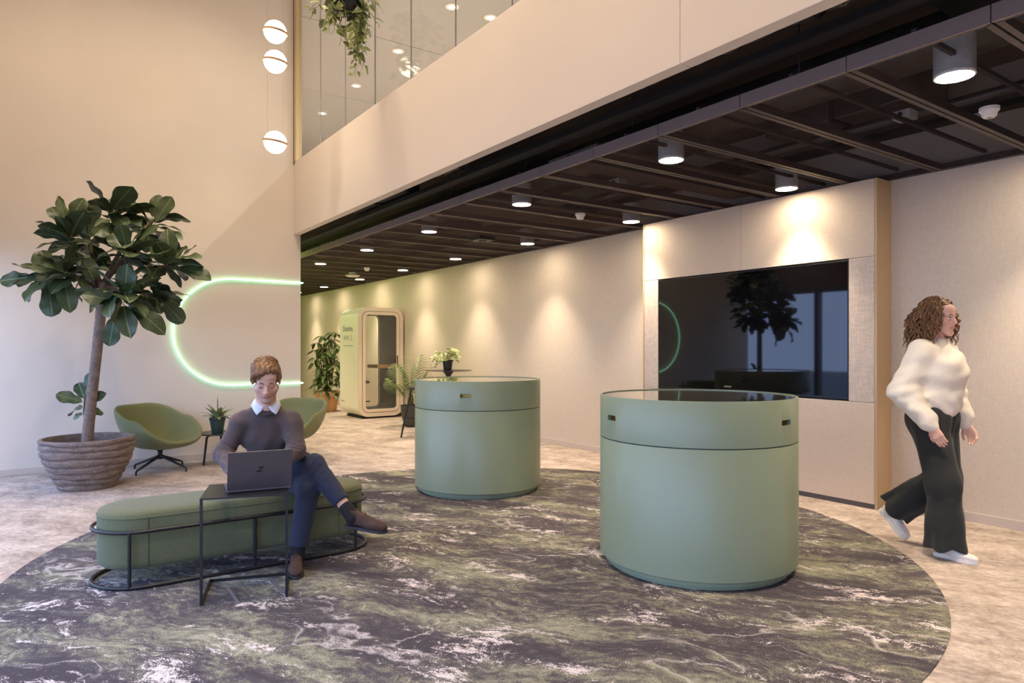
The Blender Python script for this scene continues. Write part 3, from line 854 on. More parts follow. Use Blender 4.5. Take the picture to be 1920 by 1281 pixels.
MB().tube([(.205 * math.cos(i * PI / 16), .205 * math.sin(i * PI / 16), .28) for i in range(32)], .009, 8, closed=True).build('foot_ring', MAT['black'], bs)

# ================================================================== PHONE BOOTH
BW, BD, BH = .96, 1.0, 2.17
bo = thing('phone_booth', 'cream rounded phone booth with a glass door by the far wall', 'phone booth', (5.20, 12.72, 0))
def ol(ins, r, n=8): return [(x + BW / 2, z + BH / 2 + .04) for x, z in rrect(BW - 2 * ins, BH - 2 * ins, r, n)]
ring_frame(ol(0, .20), ol(.035, .165), .02, BD).build('shell', MAT['boothwhite'], bo)
ring_frame(ol(.036, .164), ol(.075, .13), .06, BD - .03).build('felt_lining', MAT['boothdark'], bo)
fr_ = ring_frame(ol(-.004, .204), ol(.075, .13), 0, .03).build('front_frame', MAT['boothframe'], bo, .004)
MB().bx(.12, BW - .1, .08, BD - .1, 0, .045).build('base_feet', MAT['ductdark'], bo)
MB().bx(.09, BW - .09, .06, BD - .05, .115, .125).build('booth_floor', MAT['boothdark'], bo)
do = ring_frame(ol(.083, .125), ol(.145, .07), -.006, .03).build('door', MAT['boothframe'], bo, .004)
dp = MB(); q = ol(.14, .075); dp.add([(x, .010, z) for x, z in q] + [(x, .018, z) for x, z in q], [tuple(range(len(q))), tuple(range(2 * len(q) - 1, len(q) - 1, -1))])
dp.build('door_pane', MAT['pane'], do, weld=False)
ring_frame(ol(.074, .13), ol(.084, .124), .004, .026).build('door_gap', MAT['cabgap'], bo)
MB().bx(.805, .825, -.05, -.03, 1.0, 1.25).build('door_handle', MAT['black'], do, .004)
for z in (.45, 1.85): MB().tube([(.085, -.012, z), (.085, -.012, z + .12)], .011, 10).build('hinge', MAT['boothframe'], do)
ring_frame(ol(.03, .17), ol(.12, .09), BD - .03, BD).build('rear_frame', MAT['boothwhite'], bo)
rp = MB(); q = ol(.118, .09); rp.add([(x, BD - .015, z) for x, z in q], [tuple(range(len(q)))]); rp.build('rear_pane', MAT['pane'], bo)
MB().bx(.50, BW - .08, .25, .75, .99, 1.06).build('shelf', MAT['wood'], bo, .006)
bst = MB().tube([(.30, .55, .125), (.30, .55, .68)], .02, 10).build('stool_post', MAT['black'], bo)
MB().lathe([(0, 0), (.15, 0), (.16, .02), (.14, .05), (0, .055)], 24, (.30, .55, .68)).build('stool_seat', MAT['boothdark'], bst)
MB().tube([(.30, .55, .24), (.20, .40, .30), (.24, .30, .32), (.36, .30, .32)], .014, 8).build('foot_rest', MAT['black'], bst)
Mt = lambda y, z: Matrix.Translation((-.0012, y, z)) @ Matrix(((0, 0, -1, 0), (-1, 0, 0, 0), (0, 1, 0, 0), (0, 0, 0, 1)))
sideprint = text_mesh('company_lettering', 'Deloitte.', .155, MAT['ink'], bo, Mt(.55, 1.79))
text_mesh('small_lettering', 'WW  S.', .15, MAT['ink2'], bo, Mt(.55, 1.60))
MB().bx(-.0015, 0, .28, .80, 1.44, 1.455).build('print_line', MAT['ink2'], bo)
text_mesh('maker_lettering', 'framery', .06, MAT['ink2'], bo, Mt(.84, .32))

# ================================================================== PENDANT GLOBES
for k, (v, lab) in enumerate(((60, 'topmost'), (116, 'middle'), (267, 'lowest'))):
    p = atZ(516, v, 7.35)
    t = thing('pendant_globe', '%s of three glowing opal globes strung one above another before the wall' % lab, 'pendant lamp', tuple(p), .6, 'opal globe pendants')
    r = .118
    prof = [(math.sin(PI * j / 16) * r, -math.cos(PI * j / 16) * r) for j in range(17)]
    MB().lathe(prof, 32).build('globe', MAT['globe'], t)
    MB().lathe([(r - .006, -.012), (r + .011, -.012), (r + .011, .012), (r - .006, .012), (r - .006, -.012)], 40).build('ring', M('copper_tan_ring_%d' % k, S(196, 160, 124), .4), t).rotation_euler = (.16, 0, 0)
    top = (ZTOP - p[2]) if k == 0 else (atZ(516, (60, 116, 267)[k - 1], 7.35)[2] - p[2])
    for s in (-1, 1): MB().tube([(s * (r + .004), 0, 0), (s * (r + .004), 0, top)], .0009, 5).build('cable', MAT['silicone'], t)
# ================================================================== PLANTS
def leaf_mat(name, c1, c2, vein, rough=.45, nveins=9.0, var=0.0, trans=.0):
    t = NT(name); o = t.n('TexCoord').outputs['Generated']
    sep = t.n('SeparateXYZ'); t.l(o, sep.inputs[0])
    x, y = sep.outputs[0], sep.outputs[1]
    ay = t.math('ABSOLUTE', t.math('SUBTRACT', y, .5))
    mid = t.ramp(ay, (0.0, 1.0), (.022, .7), (.04, 0.0))
    ph = t.math('FRACT', t.math('SUBTRACT', t.math('MULTIPLY', x, nveins), t.math('MULTIPLY', ay, nveins * .8)))
    side = t.ramp(t.math('ABSOLUTE', t.math('SUBTRACT', ph, .5)), (0.0, .75), (.05, .5), (.10, 0.0))
    ri = t.n('ObjectInfo').outputs['Random']
    base = t.mix(ri, c1, c2)
    base = t.mix(t.math('MULTIPLY', t.noise(t.obj(), 14, 3, .6), .5), base, tuple(k * .6 for k in c1))
    if var:
        ed = t.ramp(t.math('ADD', ay, t.math('MULTIPLY', t.math('SUBTRACT', t.noise(t.obj(), 45, 3, .7), .5), .5)), (.22, 0.0), (.34, 1.0))
        base = t.mix(t.math('MULTIPLY', ed, var), base, S(196, 200, 128))
    v = t.math('MAXIMUM', mid, t.math('MULTIPLY', side, .6))
    c = t.mix(v, base, vein)
    t.set(Base_Color=c, Roughness=rough, Specular_IOR_Level=.45)
    t.bump(t.math('SUBTRACT', 1.0, v), .35, .006)
    if trans:
        tl = t.n('BsdfTranslucent'); t.l(c, tl.inputs[0])
        mx = t.n('MixShader'); mx.inputs[0].default_value = trans
        t.l(t.b.outputs[0], mx.inputs[1]); t.l(tl.outputs[0], mx.inputs[2])
        t.l(mx.outputs[0], t.t.nodes['Material Output'].inputs[0])
    return t.m

def leaf_mesh(name, mat, L, Wd, wf, curl=.2, fold=.15, rip=.02, nk=3.0, nu=10, nv=6, ph=0.0, stalk=.12):
    vs = []; fs = []
    for i in range(nu + 1):
        t = i / nu; w = Wd / 2 * max(.012, wf(t))
        for j in range(nv + 1):
            s = 2 * j / nv - 1
            z = -curl * L * t * t + fold * abs(s) * w + rip * L * math.sin(t * nk * 2 * PI + ph + (1.2 if s > 0 else 0)) * s * s
            vs.append((t * L + stalk * L, s * w, z))
    n = nv + 1
    for i in range(nu):
        for j in range(nv): fs.append((i * n + j, (i + 1) * n + j, (i + 1) * n + j + 1, i * n + j + 1))
    m = MB().add(vs, fs, True)
    if stalk: m.tube([(0, 0, .01 * L), (stalk * L * 1.1, 0, 0)], L * .012 + .0008, 5, cap=False)
    me_o = m.build(name, mat); me = me_o.data; bpy.data.objects.remove(me_o)
    me.polygons.foreach_set('use_smooth', [True] * len(me.polygons))
    return me

def put_leaf(me, parent, p, d, up=(0, 0, 1), sc=1.0, roll=0.0, name='leaf'):
    x = Vector(d).normalized(); u = Vector(up)
    z = u - x * u.dot(x)
    if z.length < 1e-4: z = x.orthogonal()
    z.normalize(); y = z.cross(x)
    R = Matrix((x, y, z)).transposed() @ Matrix.Rotation(roll, 3, 'X')
    o = bpy.data.objects.new(name, me); COL.objects.link(o); o.parent = parent
    o.matrix_local = Matrix.Translation(p) @ R.to_4x4() @ Matrix.Scale(sc, 4)
    return o

fig_w = lambda t: (math.sin(PI * min(1, t * .98 + .02)) ** .55) * (.62 + .42 * t) * (1 - .16 * math.exp(-((t - .36) / .13) ** 2))
lance = lambda t: math.sin(PI * t ** .8) ** .9
heart = lambda t: (math.sin(PI * t ** .55) ** .85)

# ---- fiddle leaf fig
figc = leaf_mat('fig_leaf', S(58, 74, 44), S(84, 98, 62), S(120, 132, 84), .38, 8)
figs = [leaf_mesh('fig_leaf_%d' % k, figc, .30, .215, fig_w, c, f, .035, 2.3, 12, 6, k * 1.3, .10) for k, (c, f) in enumerate(((.10, .10), (.28, .22), (.45, .16), (.18, -.15)))]
FB = (.432, 8.09)
fg = thing('fiddle_leaf_fig', 'tall fiddle leaf fig tree with a bare trunk growing from the big ribbed pot', 'tree', (FB[0], FB[1], .40))
Z0 = FB[0] * FW[0] + FB[1] * FW[1]
def fpt(u, v, dz=0.0):
    p = atZ(u, v, Z0 + dz); return Vector((p[0] - FB[0], p[1] - FB[1], p[2] - .40))
bark = M('grey_brown_bark', S(128, 108, 94), .85, var=(22, .3), bump=(40, .6, .01))
twig = M('brown_twig', S(92, 70, 52), .8)
tr = [fpt(163, 835), fpt(166, 800), fpt(173, 735), fpt(181, 665), fpt(188, 600), fpt(191, 560), fpt(195, 530)]
tr = [p if i else Vector((p.x, p.y, 0)) for i, p in enumerate(tr)]
trunk = MB().tube(tr, [.056, .052, .049, .048, .047, .050, .045], 16).build('trunk', bark, fg)
tips = [((125, 440), -.25, [(188, 540), (150, 490)]), ((208, 392), .05, [(195, 530), (226, 470)]), ((285, 415), .2, [(200, 520), (250, 470)]),
        ((322, 500), -.1, [(200, 520), (245, 485), (290, 500)]), ((232, 560), -.45, [(196, 540), (215, 540)]), ((85, 520), .0, [(186, 545), (140, 515)]),
        ((168, 500), .3, [(190, 545)]), ((300, 560), .15, [(198, 530), (255, 540)]), ((165, 440), .35, [(190, 540), (175, 490)]), ((240, 470), -.3, [(196, 530)]), ((120, 510), -.35, [(188, 545), (150, 525)])]
rf = random.Random(5)
cen = fpt(195, 500)
nleaf = 0
for (uv, dz, via) in tips:
    T = fpt(*uv, dz); pts = [fpt(u, v, dz * (k / (len(via)))) for k, (u, v) in enumerate(via)] + [T]
    MB().tube(pts, [.026 - .014 * k / len(pts) for k in range(len(pts))], 8).build('branch', twig if dz else bark, fg)
    out = (T - cen); out.z *= .6; out = out.normalized()
    n = 14
    for k in range(n):
        az = k * 2.39996 + rf.random(); lev = k / n
        el = math.radians((58 if uv[1] > 430 else 34) - 95 * lev + rf.uniform(-12, 12))
        d = Vector((math.cos(az) * math.cos(el), math.sin(az) * math.cos(el), math.sin(el))) + out * .55
        base = T - (T - pts[-2]).normalized() * (.16 * lev)
        put_leaf(figs[rf.randrange(4)], fg, base, d, (0, 0, 1), rf.uniform(.8, 1.25), rf.uniform(-.6, .6)); nleaf += 1
# top shoot, long side leaves and the low sucker
MB().tube([fpt(226, 470, .03), fpt(212, 420, .03), fpt(204, 390, .03)], .011, 6).build('branch', twig, fg)
for (u, v, dz, du, dv, dd, sc) in ((204, 390, .03, -25, -10, 0, .75), (206, 388, .03, 40, -8, 0, .8), (208, 400, .0, 30, 20, -.2, .9), (125, 430, -.2, -18, -30, 0, .9), (128, 425, -.2, 14, -32, 0, .95),
                                 (65, 520, 0, -60, 4, -.05, 1.0), (330, 500, -.1, 55, 12, 0, 1.05), (322, 495, -.1, -12, -58, -.1, 1.0), (290, 420, .1, 20, -35, 0, 1.0), (285, 410, .2, 8, -30, 0, .8),
                                 (232, 570, -.45, 5, 38, -.12, 1.05), (232, 568, -.45, -50, -12, -.1, 1.05), (235, 565, -.45, 0, -50, -.1, 1.1), (240, 575, -.4, 60, 30, 0, 1.15), (300, 560, .1, 45, 45, 0, 1.0), (215, 590, -.3, -10, 50, 0, .95),
                                 (90, 530, 0, 5, 50, -.1, 1.1), (75, 525, .1, -25, 35, .1, 1.0), (118, 520, -.3, 10, 40, -.1, 1.0)):
    a = fpt(u, v, dz); b = fpt(u + du, v + dv, dz + dd)
    put_leaf(figs[rf.randrange(4)], fg, a, b - a, (-.25, -.75, .55), sc, rf.uniform(-.25, .25))
sb = [fpt(160, 800, .02), fpt(157, 770, .02), fpt(160, 740, .02)]
MB().tube(sb, .007, 6).build('branch', twig, fg)
for (u, v, du, dv, dd, sc) in ((158, 755, -45, -14, -.1, .78), (157, 765, -50, 0, .1, .72), (158, 750, -14, -40, .1, .7), (160, 742, 6, -48, -.1, .8), (160, 742, 18, -40, .1, .7), (160, 755, 36, -20, 0, .62), (160, 765, 30, 6, .1, .55), (157, 775, -30, 10, 0, .4)):
    a = fpt(u, v, .02); b = fpt(u + du, v + dv, .02 + dd)
    put_leaf(figs[rf.randrange(4)], fg, a, b - a, (-.25, -.75, .55), sc, rf.uniform(-.3, .3))

# ribbed stoneware pot
rp_ = random.Random(2)
pot = thing('plant_pot', 'big round ribbed brown grey stoneware pot holding the fig tree', 'plant pot', (FB[0], FB[1], 0))
prof = []
def potR(z):
    t = z / .495
    return .218 + .202 * math.sin(min(1, t * .78 + .08) * PI / 2 * 1.12) ** 1.1 - .01 * max(0, t - .75) / .25
zs = [i * .495 / 60 for i in range(61)]
edges = [.055, .115, .18, .25, .325, .40, .455]
for z in zs:
    r = potR(z)
    d = min((abs(z - e), (z - e)) for e in edges)
    r += .012 - .018 * math.exp(-(d[0] / .010) ** 2)
    prof.append((r, z))
n = 96; vs = []; fs = []
full = [(0, 0)] + prof + [(prof[-1][0] - .008, .503), (prof[-1][0] - .035, .503), (prof[-1][0] - .045, .49), (prof[-1][0] - .05, .40)]
for i in range(n):
    a = 2 * PI * i / n
    for j, (r, z) in enumerate(full):
        w_ = .006 * math.sin(3 * a + z * 21) + .004 * math.sin(7 * a + 1.3 + z * 40) if 0 < j < len(full) - 4 else 0
        vs.append((r * math.cos(a), r * math.sin(a), z + w_ * (1 if z > .02 else 0)))
k = len(full)
for i in range(n):
    for j in range(k - 1): fs.append((i * k + j, ((i + 1) % n) * k + j, ((i + 1) % n) * k + j + 1, i * k + j + 1))
t = NT('ribbed_stoneware'); nz = t.noise(t.map(t.obj(), scale=(1, 1, 3)), 9, 6, .7); sp = t.noise(t.obj(), 38, 5, .75)
c = t.mix(t.ramp(nz, (.35, 0.), (.65, 1.)), S(104, 88, 80), S(140, 122, 112)); c = t.mix(t.ramp(sp, (.60, 0.), (.66, .8)), c, S(186, 176, 170))
t.set(Base_Color=c, Roughness=.85); t.bump(t.noise(t.obj(), 60, 4, .7), .4, .006)
MB().add(vs, fs, True).build('bowl', t.m, pot)
MB().lathe([(0, .40), (.34, .40), (.37, .398)], 48).build('soil', MAT['soil'], pot)

# ---- small plant on the coffee table
dgreen = M('dark_green_glazed_pot', S(48, 66, 60), .35)
pp = thing('plant_pot', 'small dark green ribbed pot on the low coffee table', 'plant pot', (1.80, 8.80, .376))
MB().lathe([(0, 0), (.06, 0), (.066, .02)] + [(.066 + .022 * i / 9 + (.0025 if i % 2 else 0), .03 + .13 * i / 9) for i in range(10)] + [(.094, .165), (.094, .185), (.086, .185), (.082, .15)], 36).build('pot', dgreen, pp)
MB().lathe([(0, .158), (.084, .158)], 24).build('soil', MAT['soil'], pp)
agl = leaf_mat('striped_leaf', S(86, 104, 66), S(132, 142, 98), S(188, 190, 150), .4, 7)
agm = [leaf_mesh('striped_leaf_%d' % k, agl, .165, .070, lance, c_, .2, .01, 1, 9, 4, 0, .2) for k, c_ in enumerate((.35, .65, .95))]
ap = thing('chinese_evergreen', 'small plant with arching striped leaves in the green pot between the chairs', 'plant', (1.80, 8.80, .534))
ra = random.Random(11)
for k in range(17):
    az = k * 2.4; el = math.radians(78 - 50 * k / 17)
    d = Vector((math.cos(az) * math.cos(el), math.sin(az) * math.cos(el), math.sin(el)))
    put_leaf(agm[min(2, k // 8)], ap, (math.cos(az) * .02, math.sin(az) * .02, .0), d, (0, 0, 1), ra.uniform(.8, 1.15), ra.uniform(-.2, .2))
MB().tube([(0, 0, 0), (.004, .002, .12), (.002, .0, .25)], [.008, .006, .004], 6).build('stem', twig, ap)
MB().tube([(.002, 0, .25), (.004, 0, .30)], [.006, .002], 6).build('bud', M('pale_bud', S(188, 180, 130), .6), ap)

# ---- schefflera in terracotta
SBx, SBy = 5.28, 14.72
tp = thing('plant_pot', 'terracotta pot beside the phone booth', 'plant pot', (SBx, SBy, 0))
MB().lathe([(0, 0), (.19, 0), (.20, .01), (.255, .34), (.275, .35), (.28, .44), (.275, .455), (.25, .455), (.245, .40)], 48).build('pot', MAT['terracotta'], tp)
MB().tube([(.245 * math.cos(i * PI / 24), .245 * math.sin(i * PI / 24), .29) for i in range(48)], .006, 6, closed=True).build('band', MAT['terracotta'], tp)
MB().lathe([(0, .40), (.247, .40)], 32).build('soil', MAT['soil'], tp)
sl = leaf_mat('schefflera_leaf', S(58, 84, 44), S(98, 118, 62), S(140, 150, 90), .35, 6)
slm = [leaf_mesh('schefflera_leaf_%d' % k, sl, .23, .085, lance, c_, .2, .01, 1, 7, 4, 0, .25) for k, c_ in enumerate((.2, .5))]
sp_ = thing('umbrella_plant', 'bushy upright umbrella plant growing in the terracotta pot', 'plant', (SBx, SBy, .40))
rs = random.Random(4)
whorls = []
for s in range(5):
    a = s * 1.257; x0, y0 = .07 * math.cos(a), .07 * math.sin(a); hgt = (1.28, 1.05, 1.2, .95, 1.12)[s]
    pts = [(x0 * (1 + 1.6 * t), y0 * (1 + 1.6 * t), hgt * t) for t in (0, .25, .5, .75, 1)]
    MB().tube(pts, [.014, .013, .011, .009, .006], 7).build('stem', twig, sp_)
    for k in range(8):
        t_ = .15 + .85 * k / 7; az = k * 2.4 + s
        c0_ = Vector((x0 * (1 + 1.6 * t_), y0 * (1 + 1.6 * t_), hgt * t_))
        ln = .17 * (1.15 - .5 * t_); e_ = c0_ + Vector((math.cos(az) * ln, math.sin(az) * ln, .07))
        whorls.append((c0_, e_, az))
for k, z in enumerate((.04, -.02, .06)):     # leaves spilling over the rim
    az = math.radians(230 + 40 * k); whorls.append((Vector((0, 0, .05)), Vector((math.cos(az) * .24, math.sin(az) * .24, .10 - k * .02)), az))
for c0_, e_, az in whorls:
    MB().tube([c0_, (c0_ + e_) / 2 + Vector((0, 0, .03)), e_], .0035, 4, cap=False).build('petiole', sl, sp_)
    for q in range(6):
        b = az + q * PI / 3
        put_leaf(slm[rs.randrange(2)], sp_, e_, (math.cos(b), math.sin(b), rs.uniform(-.75, -.1)), (0, 0, 1), rs.uniform(.75, 1.1), rs.uniform(-.3, .3))

# ---- palm in the dark stone pot
PX, PY = 5.50, 11.02
kp = thing('plant_pot', 'tapering dark stone pot holding the palm beside the booth', 'plant pot', (PX, PY, 0))
MB().lathe([(0, 0), (.09, 0), (.115, .02), (.155, .12), (.185, .26), (.195, .385), (.18, .385), (.175, .34)], 40).build('pot', M('mottled_dark_stone', S(78, 76, 70), .8, var=(30, .45), bump=(50, .5, .01)), kp)
MB().lathe([(0, .35), (.178, .35)], 28).build('soil', MAT['terracotta'], kp)
pg = M('palm_green', S(122, 144, 76), .42, var=(6, .2))
kt = thing('parlour_palm', 'feathery green palm standing in the dark stone pot', 'palm', (PX, PY, .35))
rk = random.Random(9)
def frond(az, L, up, droop, nl=12):
    m = MB(); pts = []
    for i in range(13):
        t = i / 12
        h = L * (math.sin(up) * t - droop * t * t); r = L * (math.cos(up) * t + .12 * t * t)
        pts.append(Vector((r * math.cos(az), r * math.sin(az), h)))
    m.tube(pts, [.005 * (1 - .75 * i / 12) for i in range(13)], 5)
    side = Vector((-math.sin(az), math.cos(az), 0))
    for i in range(nl):
        t = .34 + .64 * i / (nl - 1); f = t * 12; k = min(11, int(f)); p = pts[k].lerp(pts[k + 1], f - k)
        tg = (pts[k + 1] - pts[k]).normalized()
        ll = L * .38 * math.sin(PI * (.22 + .70 * (t - .34) / .66)) ** .8; ww = .0125
        for s in (-1, 1):
            d = (tg * .7 + side * s * .9 + Vector((0, 0, -.12))).normalized()
            nrm = d.cross(Vector((0, 0, 1))); nrm.normalize()
            q = []
            for j in range(5):
                e = j / 4; c_ = p + d * ll * e + Vector((0, 0, -.28 * ll * e * e)); w_ = ww * math.sin(PI * (.12 + .86 * e)) * (1.0)
                q += [c_ - nrm * w_, c_ + nrm * w_ + Vector((0, 0, .004))]
            m.add(q, [(2 * j, 2 * j + 1, 2 * j + 3, 2 * j + 2) for j in range(4)], True)
    return m
for k in range(15):
    az = k * 2.4; up = math.radians(86 - 34 * k / 15)
    frond(az, rk.uniform(.80, 1.12) * (1 - .30 * k / 15), up, rk.uniform(.12, .34) * (k + 3) / 15).build('frond', pg, kt)
for k in range(3): MB().tube([(.03 * math.cos(k * 2.1), .03 * math.sin(k * 2.1), 0), (.02 * math.cos(k * 2.1), .02 * math.sin(k * 2.1), .22)], [.016, .010], 7).build('cane', twig, kt)

# ---- pothos on the bar table
q = (5.52, 9.75, 1.042)
bp = thing('plant_pot', 'small black ribbed pot on the tall bar table', 'plant pot', q)
MB().lathe([(0, 0), (.062, 0), (.066, .01)] + [(.066 + .016 * i / 11 + (.002 if i % 2 else 0), .02 + .125 * i / 11) for i in range(12)] + [(.09, .152), (.09, .165), (.08, .165), (.077, .13)], 36).build('pot', M('black_glazed_pot', S(34, 36, 36), .4), bp)
MB().lathe([(0, .14), (.079, .14)], 20).build('soil', MAT['soil'], bp)
pol = leaf_mat('variegated_leaf', S(104, 126, 60), S(150, 164, 84), S(176, 186, 120), .35, 5, .8)
pom = [leaf_mesh('pothos_leaf_%d' % k, pol, .085, .07, heart, c_, .25, .02, 1, 6, 4, 0, .3) for k, c_ in enumerate((.2, .5))]
pl_ = thing('pothos', 'bushy variegated pothos on the tall bar table with a trailing runner', 'plant', (q[0], q[1], q[2] + .14))
ro = random.Random(21)
for k in range(64):
    az = ro.uniform(0, 2 * PI); el = ro.uniform(.15, 1.45); L_ = ro.uniform(.10, .24)
    e_ = Vector((math.cos(az) * math.cos(el) * L_, math.sin(az) * math.cos(el) * L_, math.sin(el) * L_ * .9))
    if k % 3 == 0: MB().tube([(0, 0, 0), e_ * .5 + Vector((0, 0, .02)), e_], .002, 4, cap=False).build('stalk', pol, pl_)
    put_leaf(pom[k % 2], pl_, e_, (math.cos(az), math.sin(az), ro.uniform(-.5, .5)), (ro.uniform(-.4, .4), -.5, .8), ro.uniform(.7, 1.2))
rd = Vector((-R_[0], -R_[1], 0)).normalized()
run = [Vector((0, 0, 0)) + rd * .0, rd * .10 + Vector((0, 0, .03)), rd * .17 + Vector((0, 0, -.05)), rd * .26 + Vector((0, 0, -.118)), rd * .34 + Vector((0, 0, -.125))]
MB().tube(run, .0025, 5).build('runner', pol, pl_)
for k in range(16):
    t_ = .3 + .7 * k / 15; f = t_ * 4; i = min(3, int(f)); p = run[i].lerp(run[i + 1], f - i)
    az = ro.uniform(0, 2 * PI); put_leaf(pom[k % 2], pl_, p + Vector((0, 0, .012)), (math.cos(az), math.sin(az), .25), (0, 0, 1), ro.uniform(.6, .95))

# ---- hanging ivy
hp = atZ(648, 2, 6.75)
hb = thing('hanging_bowl', 'black hanging bowl on thin cords before the upper glass', 'hanging planter', tuple(hp))
MB().lathe([(0, -.15), (.05, -.147), (.11, -.12), (.15, -.06), (.165, 0), (.16, .02), (.15, .02), (.14, -.03)], 40).build('bowl', MAT['black'], hb)
MB().lathe([(0, -.02), (.148, -.02)], 24).build('soil', MAT['soil'], hb)
for k in range(3):
    a = k * 2.094; MB().tube([(.16 * math.cos(a), .16 * math.sin(a), .02), (0, 0, .6), (0, 0, ZTOP - hp[2])], .002, 5).build('cord', MAT['goldark'], hb)
ivc = leaf_mat('ivy_leaf', S(96, 110, 58), S(146, 152, 84), S(170, 176, 112), .4, 5, .55)
ivm = [leaf_mesh('ivy_leaf_%d' % k, ivc, .066, .05, heart, c_, .2, .03, 1, 5, 4, 0, .3) for k, c_ in enumerate((.25, .55))]
iv = thing('trailing_ivy', 'variegated ivy trailing in long strands from the black hanging bowl', 'plant', (hp[0], hp[1], hp[2] - .02))
ri = random.Random(33)
rgt = Vector(R_)
vines = [(.075, .80, 0, .02), (.09, .72, .3, 0), (.10, .55, -.3, .03), (.12, .66, .5, .01), (.14, .50, .2, .05), (.16, .38, -.2, .06), (.20, .22, .3, .10), (-.05, .46, .2, -.02), (-.09, .40, -.2, -.05), (-.13, .26, .2, -.09), (-.18, .18, -.3, -.14), (-.12, .30, .5, -.04), (.22, .12, -.2, .16), (-.2, .08, .3, -.2), (.02, .30, -.6, 0), (0, .22, .7, 0), (.11, .62, .1, 0), (.13, .58, -.1, .02)]
cnt = 0
for sx, ln, dp_, sw in vines:
    dep = Vector(FW) * dp_ * .28
    rim = rgt * max(-.17, min(.17, sx)) + dep
    pts = [rim * .5 + Vector((0, 0, .02)), rim * 1.02 + Vector((0, 0, .06))]
    n = max(4, int(ln / .06))
    for i in range(1, n + 1):
        t_ = i / n; pts.append(rim * 1.08 + rgt * (sw * t_ + .012 * math.sin(i * 1.7 + sx * 40)) + Vector((0, 0, .06 - ln * t_)))
    MB().tube(pts, .002, 4, cap=False).build('vine', twig, iv)
    m_ = int(6 + ln * 22)
    for k in range(m_):
        t_ = k / m_; f = t_ * (len(pts) - 1); i = int(f); p = pts[i].lerp(pts[min(i + 1, len(pts) - 1)], f - i)
        if t_ > .75 and k % 2: continue
        az = ri.uniform(0, 2 * PI)
        if cnt >= 296: continue
        put_leaf(ivm[k % 2], iv, p, (math.cos(az), math.sin(az), ri.uniform(-1.0, -.1)), (ri.uniform(-.5, .5), -.7, .4), ri.uniform(.85, 1.65)); cnt += 1
# ================================================================== PEOPLE (implicit surfaces turned into one mesh each)
def V3(*a): return np.array(a, dtype=np.float64)
class Prim:
    pass
def rc(a, b, ra, rb, k=.02, op='u'):
    p = Prim(); p.a = V3(*a); p.b = V3(*b); p.ra = ra; p.rb = rb; p.k = k; p.op = op
    ba = p.b - p.a; L2 = max(1e-9, float(ba @ ba)); m = max(ra, rb)
    p.lo = np.minimum(p.a, p.b) - m; p.hi = np.maximum(p.a, p.b) + m
    def f(P):
        pa = P - p.a; t = np.clip((pa @ ba) / L2, 0, 1)
        return np.sqrt(((pa - t[:, None] * ba) ** 2).sum(1)) - (ra + (rb - ra) * t)
    p.f = f; return p
def ell(c, r, k=.02, op='u', R=None):
    p = Prim(); c = V3(*c); r = V3(*r); p.k = k; p.op = op; m = r.max(); p.lo = c - m; p.hi = c + m
    Rm = np.eye(3) if R is None else np.array(R)
    def f(P):
        q = (P - c) @ Rm; k0 = np.sqrt(((q / r) ** 2).sum(1)); k1 = np.sqrt(((q / (r * r)) ** 2).sum(1)) + 1e-9
        return k0 * (k0 - 1) / k1
    p.f = f; return p
def half(c, n, k=.004):
    """cut away everything on the side the normal points to"""
    p = Prim(); c = V3(*c); n = V3(*n); n = n / np.linalg.norm(n); p.k = k; p.op = 's'; p.lo = c; p.hi = c
    p.f = lambda P: -((P - c) @ n); return p
def near_cut(pl, c, r):
    q = Prim(); q.op = 's'; q.k = pl.k; q.lo = pl.lo; q.hi = pl.hi; f0 = pl.f; c = V3(*c)
    q.f = lambda P: np.maximum(f0(P), np.linalg.norm(P - c, axis=1) - r); return q
def smin(a, b, k):
    if k <= 1e-6: return np.minimum(a, b)
    h = np.maximum(k - np.abs(a - b), 0) / k
    return np.minimum(a, b) - h * h * k * .25
def comb(acc, d, p):
    if p.op == 'u': return smin(acc, d, p.k)
    return -smin(-acc, d, p.k)

